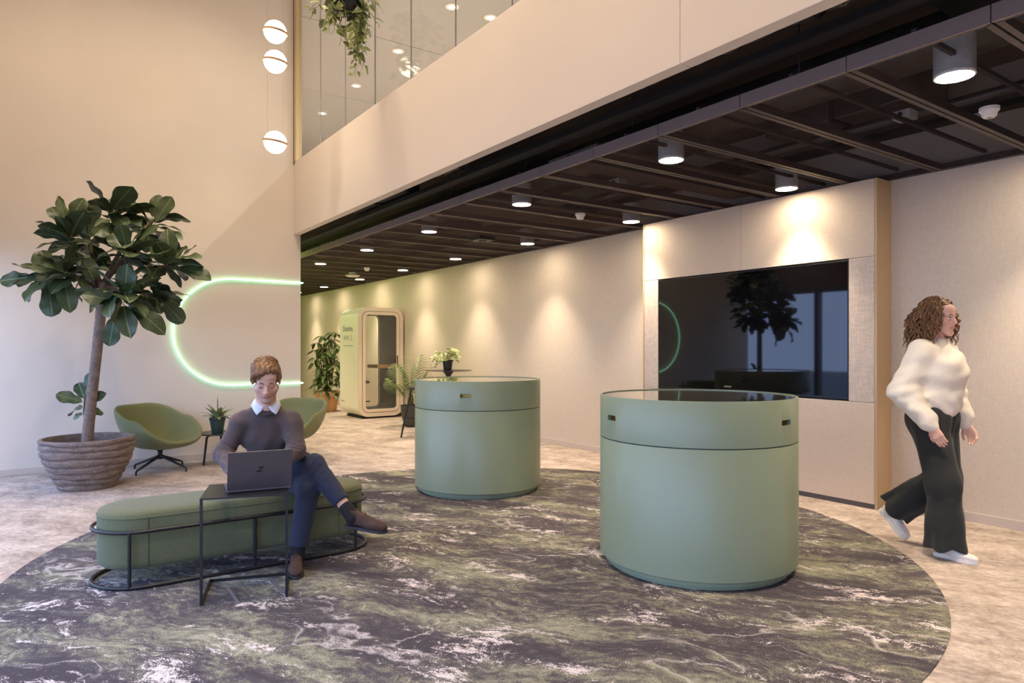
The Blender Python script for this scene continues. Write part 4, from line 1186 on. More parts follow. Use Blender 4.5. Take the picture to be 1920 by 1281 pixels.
def sdf_mesh(name, prims, h, mat, parent, base, disp=None, pad=.015, tint=None):
    us = [p for p in prims if p.op == 'u']
    lo = np.min([p.lo for p in us], axis=0) - pad; hi = np.max([p.hi for p in us], axis=0) + pad
    B = 12; nb = np.ceil((hi - lo) / (B * h)).astype(int)
    ix = np.stack(np.meshgrid(*[np.arange(n) for n in nb], indexing='ij'), -1).reshape(-1, 3)
    cen = lo + (ix + .5) * B * h
    D = [p.f(cen) for p in prims]
    acc = np.full(len(cen), 10.0)
    for p, d in zip(prims, D): acc = comb(acc, d, p)
    rad = B * h * .87
    N = nb * B + 1
    G = np.repeat(np.repeat(np.repeat(np.where(acc > 0, 1.0, -1.0).reshape(nb).astype(np.float32), B, 0), B, 1), B, 2)
    G = np.pad(G, ((0, 1), (0, 1), (0, 1)), mode='constant', constant_values=1.0)
    loc = np.stack(np.meshgrid(*[np.arange(B + 1)] * 3, indexing='ij'), -1).reshape(-1, 3) * h
    for b in np.nonzero(np.abs(acc) < rad * 1.6 + .03)[0]:
        o = ix[b] * B; P = lo + o * h + loc
        a = np.full(len(P), 1.0)
        for p, d in zip(prims, D):
            if d[b] < rad * 1.35 + p.k + .012: a = comb(a, p.f(P), p)
        if disp is not None:
            m = np.abs(a) < .03
            if m.any(): a[m] += disp(P[m])
        G[o[0]:o[0] + B + 1, o[1]:o[1] + B + 1, o[2]:o[2] + B + 1] = a.reshape(B + 1, B + 1, B + 1)
    s = G < 0
    n0, n1, n2 = G.shape
    cnt = np.zeros((n0 - 1, n1 - 1, n2 - 1), np.int8)
    cor = [(i, j, k) for i in (0, 1) for j in (0, 1) for k in (0, 1)]
    for i, j, k in cor: cnt += s[i:n0 - 1 + i, j:n1 - 1 + j, k:n2 - 1 + k]
    act = np.argwhere((cnt > 0) & (cnt < 8))
    idx = np.full(cnt.shape, -1, np.int32); idx[tuple(act.T)] = np.arange(len(act))
    vals = np.stack([G[act[:, 0] + i, act[:, 1] + j, act[:, 2] + k] for i, j, k in cor], 1).astype(np.float64)
    num = np.zeros((len(act), 3)); den = np.zeros(len(act))
    for a in range(8):
        for b in range(a + 1, 8):
            if sum(abs(cor[a][q] - cor[b][q]) for q in range(3)) != 1: continue
            va, vb = vals[:, a], vals[:, b]; m = (va < 0) != (vb < 0)
            t = np.where(m, va / np.where(m, va - vb, 1), 0)
            pt = np.array(cor[a]) + t[:, None] * (np.array(cor[b]) - np.array(cor[a]))
            num[m] += pt[m]; den[m] += 1
    verts = lo + (act + num / den[:, None]) * h
    faces = []
    for ax in range(3):
        sl0 = [slice(None)] * 3; sl1 = [slice(None)] * 3
        sl0[ax] = slice(0, -1); sl1[ax] = slice(1, None)
        e = np.argwhere(s[tuple(sl0)] != s[tuple(sl1)])
        o1, o2 = [q for q in range(3) if q != ax]
        e = e[(e[:, o1] > 0) & (e[:, o2] > 0) & (e[:, o1] < cnt.shape[o1]) & (e[:, o2] < cnt.shape[o2])]
        if len(e) == 0: continue
        def g(d1, d2):
            q = e.copy(); q[:, o1] -= d1; q[:, o2] -= d2; return idx[tuple(q.T)]
        quad = np.stack([g(1, 1), g(0, 1), g(0, 0), g(1, 0)], 1)
        ins = s[tuple(e.T)]
        flip = ins if ax != 1 else ~ins
        quad[~flip] = quad[~flip][:, ::-1]
        faces.append(quad)
    F = np.concatenate(faces); F = F[(F >= 0).all(1)]
    me = bpy.data.meshes.new(name)
    vv = verts - V3(*base)
    me.vertices.add(len(vv)); me.vertices.foreach_set('co', vv.ravel())
    me.loops.add(F.size); me.loops.foreach_set('vertex_index', F.ravel().astype(np.int32))
    me.polygons.add(len(F)); me.polygons.foreach_set('loop_start', np.arange(0, F.size, 4, dtype=np.int32))
    me.polygons.foreach_set('use_smooth', np.ones(len(F), bool))
    me.update(calc_edges=True); me.validate()
    bm = bmesh.new(); bm.from_mesh(me); bmesh.ops.recalc_face_normals(bm, faces=bm.faces)
    for _ in range(2): bmesh.ops.smooth_vert(bm, verts=bm.verts, factor=.35, use_axis_x=True, use_axis_y=True, use_axis_z=True)
    bm.to_mesh(me); bm.free()
    if tint is not None:
        ca = me.color_attributes.new('tint', 'FLOAT_COLOR', 'POINT')
        c = tint(verts); ca.data.foreach_set('color', np.concatenate([c, np.ones((len(c), 1))], 1).ravel())
    return link_mesh(name, me, mat, parent)

class Head:
    """head frame: x to the person's right, y forward, z up"""
    def __init__(s, c, fwd, up=(0, 0, 1), sc=1.0):
        s.c = V3(*c); s.sc = sc
        y = V3(*fwd); y = y / np.linalg.norm(y); x = np.cross(y, V3(*up)); x = x / np.linalg.norm(x); z = np.cross(x, y)
        s.R = np.stack([x, y, z], 1)
    def w(s, p): return s.c + s.R @ (V3(*p) * s.sc)
    def loc(s, P): return ((P - s.c) @ s.R) / s.sc
    def rc(s, a, b, ra, rb, k=.012, op='u'): return rc(s.w(a), s.w(b), ra * s.sc, rb * s.sc, k, op)
    def ell(s, c, r, k=.012, op='u'): return ell(s.w(c), V3(*r) * s.sc, k, op, s.R)
    def prims(s, male=True):
        j = 1.06 if male else .90
        L = [s.ell((0, -.018, .038), (.075, .097, .083)), s.ell((0, .028, -.035), (.060, .062, .078), .02)]
        for q in (-1, 1):
            L += [s.rc((q * .050 * j, -.005, -.050), (q * .018, .064, -.104), .022, .018, .02), s.ell((q * .042, .052, -.026), (.024, .026, .022), .016),
                  s.rc((q * .012, .083, .021), (q * .042, .070, .020), .010, .010, .014)]
        L += [s.ell((0, .070, -.103), (.020, .018, .017), .016), s.ell((0, .055, .055), (.055, .035, .04), .02)]
        L += [s.rc((0, .086, .010), (0, .108, -.030), .0075, .0105, .008)]
        for q in (-1, 1): L += [s.ell((q * .011, .098, -.035), (.0085, .011, .008), .006)]
        for q in (-1, 1): L += [s.ell((q * .0315, .099, .0), (.019, .018, .0125), .012, 's')]
        for q in (-1, 1): L += [s.ell((q * .031, .069, -.001), (.0165, .0135, .0125), .004)]
        L += [s.ell((0, .082, -.062), (.021, .014, .011), .016), s.ell((0, .090, -.0605), (.021, .0075, .0042), .004), s.ell((0, .089, -.0690), (.018, .0075, .0050), .004),
              s.rc((-.021, .094, -.0658), (.021, .094, -.0658), .0016, .0016, .002, 's')]
        for q in (-1, 1):
            L += [s.ell((q * .078, -.008, -.004), (.009, .019, .031), .008), s.ell((q * .086, .000, .0), (.006, .010, .019), .004, 's')]
        return L
    def tint(s, P, skin, lip, beard=None):
        q = s.loc(P); c = np.tile(V3(*skin), (len(P), 1))
        near = (np.abs(q) < .16).all(1)
        def blend(m, col):
            nonlocal c
            m = np.where(near, np.clip(m, 0, 1), 0)[:, None]; c = c * (1 - m) + V3(*col) * m
        ch = np.exp(-(((np.abs(q[:, 0]) - .042) / .022) ** 2 + ((q[:, 2] + .035) / .022) ** 2)) * (q[:, 1] > .03)
        blend(ch * .28, V3(*skin) * V3(1.05, .74, .70))
        blend(np.exp(-((q[:, 0] / .02) ** 2 + ((q[:, 2] + .03) / .016) ** 2)) * (q[:, 1] > .09) * .3, V3(*skin) * V3(1.0, .72, .68))
        if beard is not None:
            bd = (1 / (1 + np.exp((q[:, 2] + .048) / .006))) * (q[:, 1] > -.01) * (q[:, 2] > -.128)
            blend(bd * .42, beard)
        lp = 1 - ((q[:, 0] / .025) ** 2 + ((q[:, 2] + .0650) / .0105) ** 2)
        blend((lp > 0) * (q[:, 1] > .07) * .75, lip)
        ey = 1 - (((np.abs(q[:, 0]) - .031) / .02) ** 2 + ((q[:, 2] - .0) / .013) ** 2)
        blend((ey > 0) * (q[:, 1] > .05) * .25, V3(*skin) * V3(.75, .6, .55))
        return c

def hand(wrist, d, n, side, curl=.5, sc=1.0, k=.006, spread=.06):
    """d: pointing direction, n: back-of-hand normal, side: +1 when the thumb lies along d x n"""
    d = V3(*d) / np.linalg.norm(d); n = V3(*n); n = n - d * (n @ d); n = n / np.linalg.norm(n); s = np.cross(d, n) * side
    w = V3(*wrist); L = [rc(w - d * .03, w + d * .012, .026 * sc, .024 * sc, .02)]
    for i, (off, ln) in enumerate(((.029, .92), (.010, 1.0), (-.010, .95), (-.028, .76))):
        b = w + d * (.086 - .004 * abs(i - 1)) * sc + s * off * sc
        L.append(rc(w + d * .012 * sc + s * off * .55 * sc, b, .0155 * sc, .0125 * sc, .014))
        dd = d + s * off * spread * 8; dd /= np.linalg.norm(dd); p = b
        for seg, (l, r0, r1) in enumerate(((.043, .0098, .0090), (.027, .0090, .0082), (.021, .0082, .0068))):
            a = curl * (.55 + .35 * seg); ca, sa = math.cos(a), math.sin(a)
            dd = dd * ca - n * sa; dd /= np.linalg.norm(dd); n2 = n
            q = p + dd * l * ln * sc; L.append(rc(p, q, r0 * sc, r1 * sc, .004)); p = q
    t0 = w + d * .018 * sc + s * .020 * sc - n * .006 * sc; t1 = w + d * .052 * sc + s * .043 * sc - n * .014 * sc
    t2 = t1 + (d * .85 + s * .30 - n * .25 * (1 + curl)) * .032 * sc; t3 = t2 + (d * .95 - s * .05 - n * .35) * .026 * sc
    L += [rc(t0, t1, .0155 * sc, .0120 * sc, .012), rc(t1, t2, .0112 * sc, .0098 * sc, .004), rc(t2, t3, .0098 * sc, .0080 * sc, .004)]
    return L

def skin_mat(name):
    t = NT(name); a = t.n('Attribute', attribute_name='tint')
    nz = t.noise(t.obj(), 55, 3, .6)
    t.set(Base_Color=t.mix(t.math('MULTIPLY', nz, .12), a.outputs['Color'], (.30, .12, .08)), Roughness=.5, Specular_IOR_Level=.35, Subsurface_Weight=.08, Subsurface_Radius=(.01, .004, .002))
    return t.m

def hair_mat(name, c1, c2):
    t = NT(name); f = t.noise(t.map(t.obj(), scale=(1, 1, .35)), 70, 4, .7)
    t.set(Base_Color=t.mix(t.ramp(f, (.3, 0.), (.7, 1.)), c1, c2), Roughness=.42, Specular_IOR_Level=.4); return t.m

def knit(name, col, amt=.2, rib=0, sheen=.2):
    t = NT(name); f = t.noise(t.obj(), 330, 3, .7); g = t.noise(t.obj(), 6, 3, .6)
    c = t.mix(t.ramp(f, (.35, 0.), (.65, 1.)), tuple(x * (1 - amt) for x in col), tuple(min(1, x * (1 + amt)) for x in col))
    t.set(Base_Color=c, Roughness=.95, Specular_IOR_Level=.1, Sheen_Weight=sheen)
    h = t.math('ADD', t.math('MULTIPLY', f, .25), g); t.bump(h, .5, .02); return t.m

def lock(pts, r, n=5):
    k = len(pts); return MB().tube(pts, [r * (.55 + .6 * math.sin(PI * (.15 + .8 * i / (k - 1)))) * (1 - .6 * (i / (k - 1)) ** 3) for i in range(k)], n)

def shoe(parent, base, heel, toe_dir, up, mats, L=.285, boot=True, name='shoe'):
    """shoe frame: origin at the heel's ground point, y towards the toe, z up"""
    y = V3(*toe_dir) / np.linalg.norm(toe_dir); z = V3(*up); z = z - y * (z @ y); z /= np.linalg.norm(z); x = np.cross(y, z)
    R = np.stack([x, y, z], 1); o = V3(*heel); W_ = lambda a, b, c: o + R @ V3(a, b, c)
    q = L / .285
    P = [rc(W_(0, .035, .055), W_(0, .11 * q, .058), .036, .036, .02), ell(W_(0, .045, .075), (.036, .042, .05), .02, 'u', R),
         ell(W_(.004, .19 * q, .040), (.045, .075, .034), .03, 'u', R), ell(W_(.0, .245 * q, .034), (.036, .038, .024), .02, 'u', R), rc(W_(0, .10, .085), W_(0, .17 * q, .055), .028, .026, .02),
         half(W_(0, 0, .016), R @ V3(0, 0, -1))]
    if boot: P += [rc(W_(0, .045, .07), W_(0, .042, .105), .037, .036, .015)]
    P.append(half(W_(0, .03, .118 if boot else .100), R @ V3(0, .25, 1)))
    up_ = sdf_mesh(name, P, .004, mats[0], parent, base)
    outl = []
    for i in range(40):
        a = 2 * PI * i / 40; yy = (.5 - .5 * math.cos(a)); s = 1 if a < PI else -1
        wd = (.036 + .012 * math.exp(-((yy - .68) / .2) ** 2) - .006 * math.exp(-((yy - .38) / .15) ** 2)) * min(1, (yy / .06) ** .5 if yy < .06 else 1) * min(1, ((1 - yy) / .13) ** .5 if yy > .87 else 1)
        outl.append((s * wd, -.002 + yy * (L + .004)))
    so = MB().prism(outl, 0, .018 if boot else .028); so.v = [tuple(W_(*p) - V3(*base)) for p in so.v]
    so.build('sole', mats[1], up_, .003)
    for i in range(2 if boot else 4):
        yy = .118 * q + i * .018; zz = .104 - i * (.014 if boot else .009)
        pts = [tuple(W_(xx, yy + .004, zz - abs(xx) * .5 + (.002)) - V3(*base)) for xx in (-.024, -.012, 0, .012, .024)]
        MB().tube(pts, .0022, 5).build('lace', mats[2], up_)
    return up_

# ------------------------------------------------------------------ seated man
MBASE = (1.33, 4.66, 0.0)
man = thing('person', 'person in a charcoal sweater and navy trousers sitting cross-legged typing on the laptop', 'person', MBASE)
HM = Head((1.172, 4.345, 1.200), (-.235, -.93, -.46), sc=1.02)
nk = V3(1.195, 4.430, 1.030)
Lv = V3(.947, -.32, 0)                       # towards the man's left
shR = nk - Lv * .156 + V3(.01, .02, -.098); shL = nk + Lv * .156 + V3(.0, .0, -.098)
elR = V3(.965, 4.545, .735); wrR = V3(.975, 4.30, .652)
elL = V3(1.345, 4.30, .760); wrL = V3(1.165, 4.185, .655)
pel = V3(1.335, 4.70, .555); chest = V3(1.235, 4.52, .87); waist = V3(1.30, 4.63, .68)
hipR = V3(1.245, 4.68, .535); hipL = V3(1.425, 4.655, .535)
knL = V3(1.425, 4.30, .515); anL = V3(1.350, 4.305, .10)
knR = V3(1.455, 4.30, .650); anR = V3(1.605, 4.06, .375)
skin = S(222, 176, 152)
B = HM.prims(True)
B += [HM.rc((0, -.028, -.06), (0, -.030, -.10), .054, .055, .02), rc(HM.w((0, -.03, -.09)), nk, .056, .060, .02), rc(nk, chest, .06, .09, .04), rc(chest, waist, .09, .09, .04), rc(waist, pel, .09, .10, .04)]
for sh, el, wr in ((shR, elR, wrR), (shL, elL, wrL)): B += [rc(nk + V3(0, .01, -.07), sh, .045, .04, .03), rc(sh, el, .040, .036, .02), rc(el, wr, .036, .026, .02)]
for hp_, kn, an in ((hipL, knL, anL), (hipR, knR, anR)): B += [rc(pel, hp_, .08, .075, .03), rc(hp_, kn, .07, .05, .03), rc(kn, an, .048, .034, .03)]
hd = V3(.30, -.95, -.12)
B += hand(wrR, (.22, -.97, -.05), (0, 0, 1), -1, .42)
B += hand(wrL, (-.45, -.88, -.06), (0, 0, 1), 1, .42)
MSK = skin_mat('pale_skin')
sdf_mesh('body', B, .004, MSK, man, MBASE, tint=lambda P: HM.tint(P, skin, S(196, 122, 112), S(150, 118, 100)))
# sweater
SW = [rc(nk + V3(.005, .02, -.045), chest, .085, .135, .06), rc(chest - Lv * .07, chest + Lv * .07, .125, .125, .06), rc(chest, waist, .135, .135, .06), rc(waist - Lv * .05, waist + Lv * .05, .12, .12, .05), rc(waist, pel + V3(0, 0, .03), .135, .14, .05)]
for sh, el, wr in ((shR, elR, wrR), (shL, elL, wrL)):
    SW += [rc(nk + V3(0, .015, -.042), sh, .054, .058, .05), rc(sh, el, .061, .056, .035), rc(el, el + (wr - el) * .93, .057, .036, .03), rc(el + (wr - el) * .80, el + (wr - el) * .96, .0375, .0375, .004)]
SW += [half(nk + V3(0, 0, .006), (-.10, -.42, 1), .006)]
def swdisp(P):
    d = np.zeros(len(P))
    for sh, el, wr in ((shR, elR, wrR), (shL, elL, wrL)):
        for a, b, amp in ((sh, el, .0024), (el, wr, .0018)):
            ax = b - a; ln = np.linalg.norm(ax); t = ((P - a) @ ax) / ln; r = np.linalg.norm(P - a - np.outer(t / ln, ax), axis=1)
            w = np.exp(-((t - (ln if amp > .0020 else 0)) / .10) ** 2) * (r < .10)
            d += amp * w * np.sin(t * 120 + 4 * np.sin((P[:, 0] + P[:, 2]) * 34) + 2 * np.sin(P[:, 1] * 60))
    w = np.exp(-((P[:, 2] - .64) / .09) ** 2)
    d += .0045 * w * np.sin(P[:, 2] * 130 + 2.5 * np.sin(P[:, 0] * 21))
    d += .0045 * np.sin(P[:, 0] * 37 + P[:, 2] * 30 + 2 * np.sin(P[:, 2] * 19)) * np.sin(P[:, 2] * 21 - P[:, 0] * 33)
    return d
sweater = sdf_mesh('sweater', SW, .0052, knit('charcoal_knit', S(90, 77, 75), .22), man, MBASE, swdisp)
# ribbed neckband
nb_ = []
for i in range(40):
    a = 2 * PI * i / 40
    q_ = nk + V3(0, 0, -.012) + (-FW * math.cos(a) * .080) + R_ * math.sin(a) * .080 + V3(0, 0, -.034 * math.cos(a))
    nb_.append(tuple(q_ - V3(*MBASE)))
MB().tube(nb_, .0085, 8, closed=True).build('neckband', knit('charcoal_rib', S(76, 66, 65), .2), sweater)
# shirt collar
shirt = M('white_shirt_cotton', S(226, 226, 236), .8, bump=(300, .1, .001))
def collar():
    m = MB(); n = 40; rows = []
    fw = V3(*HM.R[:, 1]); fw[2] = 0; fw /= np.linalg.norm(fw); rt = V3(fw[1], -fw[0], 0)
    for j in range(6):
        row = []
        for i in range(n + 1):
            g0 = (7, 8, 9, 11, 22, 33)[j]
            a = math.radians(g0 + (360 - 2 * g0) * i / n)          # opening at the front, spread towards the tips
            fr = math.cos(a); e = max(0, fr) ** 3
            r, z = ((.056, -.004), (.058, .020), (.060, .032), (.066, .033), (.076, .014 - .016 * e), (.086 + .020 * e, -.006 - .034 * e))[j]
            p = nk + V3(0, 0, .010) + (fw * math.cos(a) * r * 1.08 + rt * math.sin(a) * r * 1.05) + V3(0, 0, z + .014 * (1 - fr) / 2 - .040 * max(0, fr) ** 2)
            row.append(tuple(p - V3(*MBASE)))
        rows.append(row)
    vs = [p for r_ in rows for p in r_]; k = n + 1
    m.add(vs, [(j * k + i, j * k + i + 1, (j + 1) * k + i + 1, (j + 1) * k + i) for j in range(5) for i in range(n)], True)
    o = m.build('shirt_collar', shirt, man)
    o.modifiers.new('thick', 'SOLIDIFY').thickness = .002
    return o
collar()
TRm = [rc(pel, pel + V3(0, 0, .02), .145, .14, .04), rc(hipR, hipL, .12, .12, .04), rc(hipL, knL, .100, .074, .04), rc(knL, anL + (knL - anL) * .12, .072, .060, .03),
       rc(hipR, knR, .100, .072, .03), rc(knR, knR + (anR - knR) * .80, .070, .056, .03), half(knR + (anR - knR) * .77, anR - knR, .003), half(anL + (knL - anL) * .13, anL - knL, .003)]
TRm[-2] = near_cut(TRm[-2], anR, .16); TRm[-1] = near_cut(TRm[-1], anL, .20)
def trdisp(P):
    d = .0028 * np.sin(P[:, 0] * 55 + P[:, 2] * 38 + 2 * np.sin(P[:, 1] * 25)) * np.exp(-((P[:, 2] - .56) / .10) ** 2)
    for a in (knL, knR):
        r = np.linalg.norm(P - a, axis=1); d += .0018 * np.exp(-(r / .12) ** 2) * np.sin((P[:, 1] * 1.2 + P[:, 2]) * 80 + 3 * np.sin(P[:, 0] * 50))
    return d
sdf_mesh('trousers', TRm, .005, melange('navy_wool', S(48, 52, 70), .12, 900, .85, .1), man, MBASE, trdisp)
sock = M('black_sock', S(24, 22, 26), .9)
footR = V3(.74, -.64, -.12); upR = V3(.08, -.10, .98)
heelR = anR + V3(-.022, .030, -.090)
footL = V3(-.30, -.95, 0.0); heelL = V3(1.368, 4.375, RZ)
sdf_mesh('sock', [rc(knR + (anR - knR) * .88, anR + V3(.012, -.01, -.03), .041, .043, .01)], .004, sock, man, MBASE)
sdf_mesh('sock', [rc(anL + (knL - anL) * .14, anL + V3(0, 0, -.02), .045, .046, .01)], .004, sock, man, MBASE)
sm_ = (M('brown_suede', S(72, 52, 44), .9, var=(14, .2)), M('dark_rubber_sole', S(48, 46, 52), .7), M('tan_lace', S(120, 84, 56), .8))
shoe(man, MBASE, heelR, footR, upR, sm_, .27)
shoe(man, MBASE, heelL, footL, (0, 0, 1), sm_)
# hair
hm = hair_mat('chestnut_hair', S(84, 58, 40), S(152, 112, 76))
HR = [HM.ell((0, -.024, .048), (.085, .103, .084), .01), HM.ell((.012, .030, .098), (.066, .060, .034), .03), HM.ell((.048, .062, .070), (.032, .030, .026), .02), HM.ell((0, -.075, .0), (.070, .050, .065), .03),
      HM.ell((-.072, .012, .035), (.014, .040, .040), .01), HM.ell((.074, .012, .030), (.014, .042, .044), .01),
      HM.ell((0, .094, -.012), (.066, .060, .066), .012, 's'), HM.ell((-.022, .105, .046), (.052, .056, .044), .012, 's'), HM.ell((0, .05, -.075), (.12, .075, .065), .012, 's'), HM.ell((.085, -.006, -.012), (.02, .024, .036), .006, 's'), HM.ell((-.085, -.006, -.012), (.02, .024, .036), .006, 's')]
def hdisp(P):
    q = HM.loc(P)
    return .0028 * np.sin(q[:, 0] * 210 + 60 * q[:, 1] + 4 * np.sin(q[:, 1] * 60)) * (q[:, 2] > 0) + .0015 * np.sin(q[:, 0] * 420 - q[:, 1] * 90)
hair = sdf_mesh('hair', HR, .0036, hm, man, MBASE, hdisp)
rh = random.Random(8); lk = MB()
for i in range(210):
    # locks combed from the parting on the man's left across to his right
    a0 = rh.uniform(-.070, .060); y0 = rh.uniform(-.105, .055); lift = rh.uniform(-.002, .006); dx = rh.uniform(.030, .060); pts = []
    for j in range(9):
        t_ = j / 8; x = a0 + t_ * dx; y = y0 + t_ * .028 * (y0 + .03) / .08
        xx = max(-.088, min(.088, x)); e = 1 - (xx / .090) ** 2 - ((y + .02) / .112) ** 2
        z = .044 + .088 * math.sqrt(max(.0, e)) + lift + .004 * math.sin(t_ * PI)
        pts.append(tuple(HM.w((xx, y, z)) - V3(*MBASE)))
    m_ = lock(pts, .0036); lk.add(m_.v, m_.f, True)
for i in range(46):   # fringe falling to his right temple
    x0 = rh.uniform(.012, .056); pts = []
    for j in range(8):
        t_ = j / 7; pts.append(tuple(HM.w((x0 + .034 * t_ + .004 * math.sin(i), .066 + .026 * math.sin(t_ * PI * .8) + rh.uniform(0, .002), .108 - .012 * t_ - .048 * t_ * t_ * (0.35 + max(0, x0) * 14))) - V3(*MBASE)))
    m_ = lock(pts, .0038); lk.add(m_.v, m_.f, True)
lko = lk.build('hair_locks', hm, hair, weld=False); lko['kind'] = 'stuff'
brow = M('brown_brow', S(92, 66, 48), .8); lash = M('dark_lash', S(52, 36, 32), .7)
for s_ in (-1, 1):
    MB().tube([tuple(HM.w((s_ * x, y, z)) - V3(*MBASE)) for x, y, z in ((.013, .0925, .0235), (.024, .0895, .0275), (.036, .0820, .0275), (.046, .072, .0225))], [.0024, .0034, .0030, .0014], 6).build('eyebrow', brow, man)
    MB().tube([tuple(HM.w((s_ * x, y, z)) - V3(*MBASE)) for x, y, z in ((.0165, .0795, -.0050), (.024, .0830, -.0075), (.032, .0838, -.0083), (.040, .0800, -.0070), (.046, .0735, -.0045))], [.0009, .0016, .0018, .0016, .0008], 6).build('eyelash', lash, man)
wm = V3(*wrL) + (elL - wrL) * .12
MB().bx(-.0, .012, -.001, .001, -.01, .012).xform(Matrix.Translation(tuple(shL + Lv * .059 + V3(.0, -.015, -.03) - V3(*MBASE)))).build('sleeve_badge', M('yellow_patch', S(214, 176, 60), .7), sweater)

# ------------------------------------------------------------------ walking woman
WB = (5.07, 2.18, 0.0)
def wl(f, l, z): return V3(WB[0] + l, WB[1] - f, z)          # forward is -y, her left is +x
wom = thing('person', 'person with long curly hair, cream sweater and wide dark trousers walking by the wall', 'person', WB)
HW = Head(wl(.030, 0, 1.605), (-.16, -1, -.05), sc=.97)
nkw = wl(-.012, 0, 1.435); chw = wl(.0, 0, 1.26); wsw = wl(-.01, 0, 1.06); pew = wl(-.02, 0, .95)
sRw = wl(-.02, -.165, 1.375); sLw = wl(-.02, .165, 1.375)
eRw = wl(-.105, -.235, 1.10); wRw = wl(.075, -.225, .885)
eLw = wl(-.01, .25, 1.10); wLw = wl(.10, .22, .875)
hRw = wl(-.02, -.085, .92); hLw = wl(-.02, .085, .92)
kRw = wl(.085, -.085, .50); aRw = wl(.075, -.075, .085)
kLw = wl(.02, .075, .50); aLw = wl(-.335, .075, .215)
skw = S(226, 178, 156)
Bw = HW.prims(False) + [HW.rc((0, -.026, -.06), (0, -.03, -.10), .046, .048, .02), rc(HW.w((0, -.03, -.09)), nkw, .048, .052, .02), rc(nkw, chw, .052, .085, .04), rc(chw, wsw, .085, .08, .04), rc(wsw, pew, .08, .1, .04)]
for sh, el, wr in ((sRw, eRw, wRw), (sLw, eLw, wLw)): Bw += [rc(nkw, sh, .045, .04, .03), rc(sh, el, .038, .032, .02), rc(el, wr, .032, .023, .02)]
for hp_, kn, an in ((hRw, kRw, aRw), (hLw, kLw, aLw)): Bw += [rc(pew, hp_, .085, .08, .03), rc(hp_, kn, .075, .05, .03), rc(kn, an, .048, .032, .03)]
Bw += hand(wRw, (.05, -.45, -.89), (-.95, -.1, .0), 1, .55, .92) + hand(wLw, (.0, -.45, -.89), (.95, -.1, 0), -1, .55, .92)
WSK = skin_mat('fair_skin')
sdf_mesh('body', Bw, .004, WSK, wom, WB, tint=lambda P: HW.tint(P, skw, S(200, 112, 106)))
SWw = [rc(nkw + V3(0, 0, -.015), chw, .078, .15, .06), rc(chw - V3(.05, 0, 0), chw + V3(.05, 0, 0), .155, .155, .06), ell(wl(.055, 0, 1.235), (.15, .12, .12), .05), rc(chw, wsw, .16, .155, .06), rc(wsw - V3(.03, 0, 0), wsw + V3(.03, 0, 0), .145, .145, .05)]
for sh, el, wr in ((sRw, eRw, wRw), (sLw, eLw, wLw)):
    SWw += [rc(nkw + V3(0, .0, -.04), sh, .06, .075, .05), rc(sh, el, .078, .088, .04), rc(el, el + (wr - el) * .82, .086, .066, .04), rc(el + (wr - el) * .80, wr, .046, .040, .015)]
SWw += [half(wsw + V3(0, 0, -.055), (0, -.12, -1), .012)] if False else [rc(wsw + V3(0, 0, -.02), wsw + V3(0, -.0, -.03), .15, .145, .03)]
def swwd(P):
    d = .006 * np.sin(P[:, 2] * 38 + P[:, 1] * 30 + 1.5 * np.sin(P[:, 0] * 18)) * np.sin(P[:, 1] * 26 - P[:, 2] * 15)
    d += .006 * np.exp(-((P[:, 2] - 1.03) / .06) ** 2) * np.sin(np.arctan2(P[:, 1] - WB[1], P[:, 0] - WB[0]) * 9 + P[:, 2] * 40)
    for el in (eRw, eLw):
        r = np.linalg.norm(P - el, axis=1); d += .005 * np.exp(-(r / .13) ** 2) * np.sin(P[:, 2] * 85 + P[:, 1] * 30)
    return d
wsweat = sdf_mesh('sweater', SWw, .006, knit('cream_wool_knit', S(238, 226, 206), .1, sheen=.3), wom, WB, swwd)
nbw = []
for i in range(36):
    a = 2 * PI * i / 36; nbw.append(tuple(nkw + V3(math.sin(a) * .066, -math.cos(a) * .066, .02 - .014 * math.cos(a)) - V3(*WB)))
MB().tube(nbw, .012, 8, closed=True).build('neckband', knit('cream_rib', S(232, 220, 200), .1), wsweat)
# wide trousers
hemR = wl(.10, -.08, .055); hemL = wl(-.315, .075, .225)
TW = [rc(wsw + V3(0, 0, -.06), pew, .118, .135, .05), rc(hRw, hLw, .115, .115, .05), ell(wl(-.07, 0, .91), (.14, .09, .10), .04)]
for hp_, kn, hem, r in ((hRw, kRw, hemR, (.115, .100, .128)), (hLw, kLw, hemL, (.115, .098, .122))):
    TW += [rc(hp_, kn, r[0], r[1], .05), rc(kn, kn + (hem - kn) * .62, r[1], .104, .05), rc(kn + (hem - kn) * .55, hem, .100, r[2], .05)]
    ax = hem - kn; ax /= np.linalg.norm(ax)
    pl = half(hem - ax * .012, ax, .003)
    TW.append((pl, hem))
PR = []
for p in TW:
    if isinstance(p, tuple):
        pl, hem = p; f0 = pl.f; q = Prim(); q.op = 's'; q.k = .004; q.lo = pl.lo; q.hi = pl.hi
        # cut only close to this hem
        def mk(f0, hem): return lambda P: np.maximum(f0(P), np.linalg.norm(P - hem, axis=1) - .30)
        q.f = mk(f0, hem); PR.append(q)
    else: PR.append(p)
def twd(P):
    d = np.zeros(len(P))
    for hem, kn in ((hemR, kRw), (hemL, kLw)):
        r = np.linalg.norm(P - hem, axis=1); ax = (hem - kn) / np.linalg.norm(hem - kn)
        v = P - hem; v = v - np.outer(v @ ax, ax); an = np.arctan2(v[:, 1], v[:, 0] + .4 * v[:, 2])
        d += .016 * np.exp(-(r / .20) ** 2) * np.sin(an * 5 + 1.0)
    d += .004 * np.sin(np.arctan2(P[:, 1] - WB[1], P[:, 0] - WB[0]) * 10) * (P[:, 2] > .4)
    return d
sdf_mesh('trousers', PR, .006, melange('charcoal_crepe', S(50, 50, 48), .10, 900, .85, .1), wom, WB, twd)
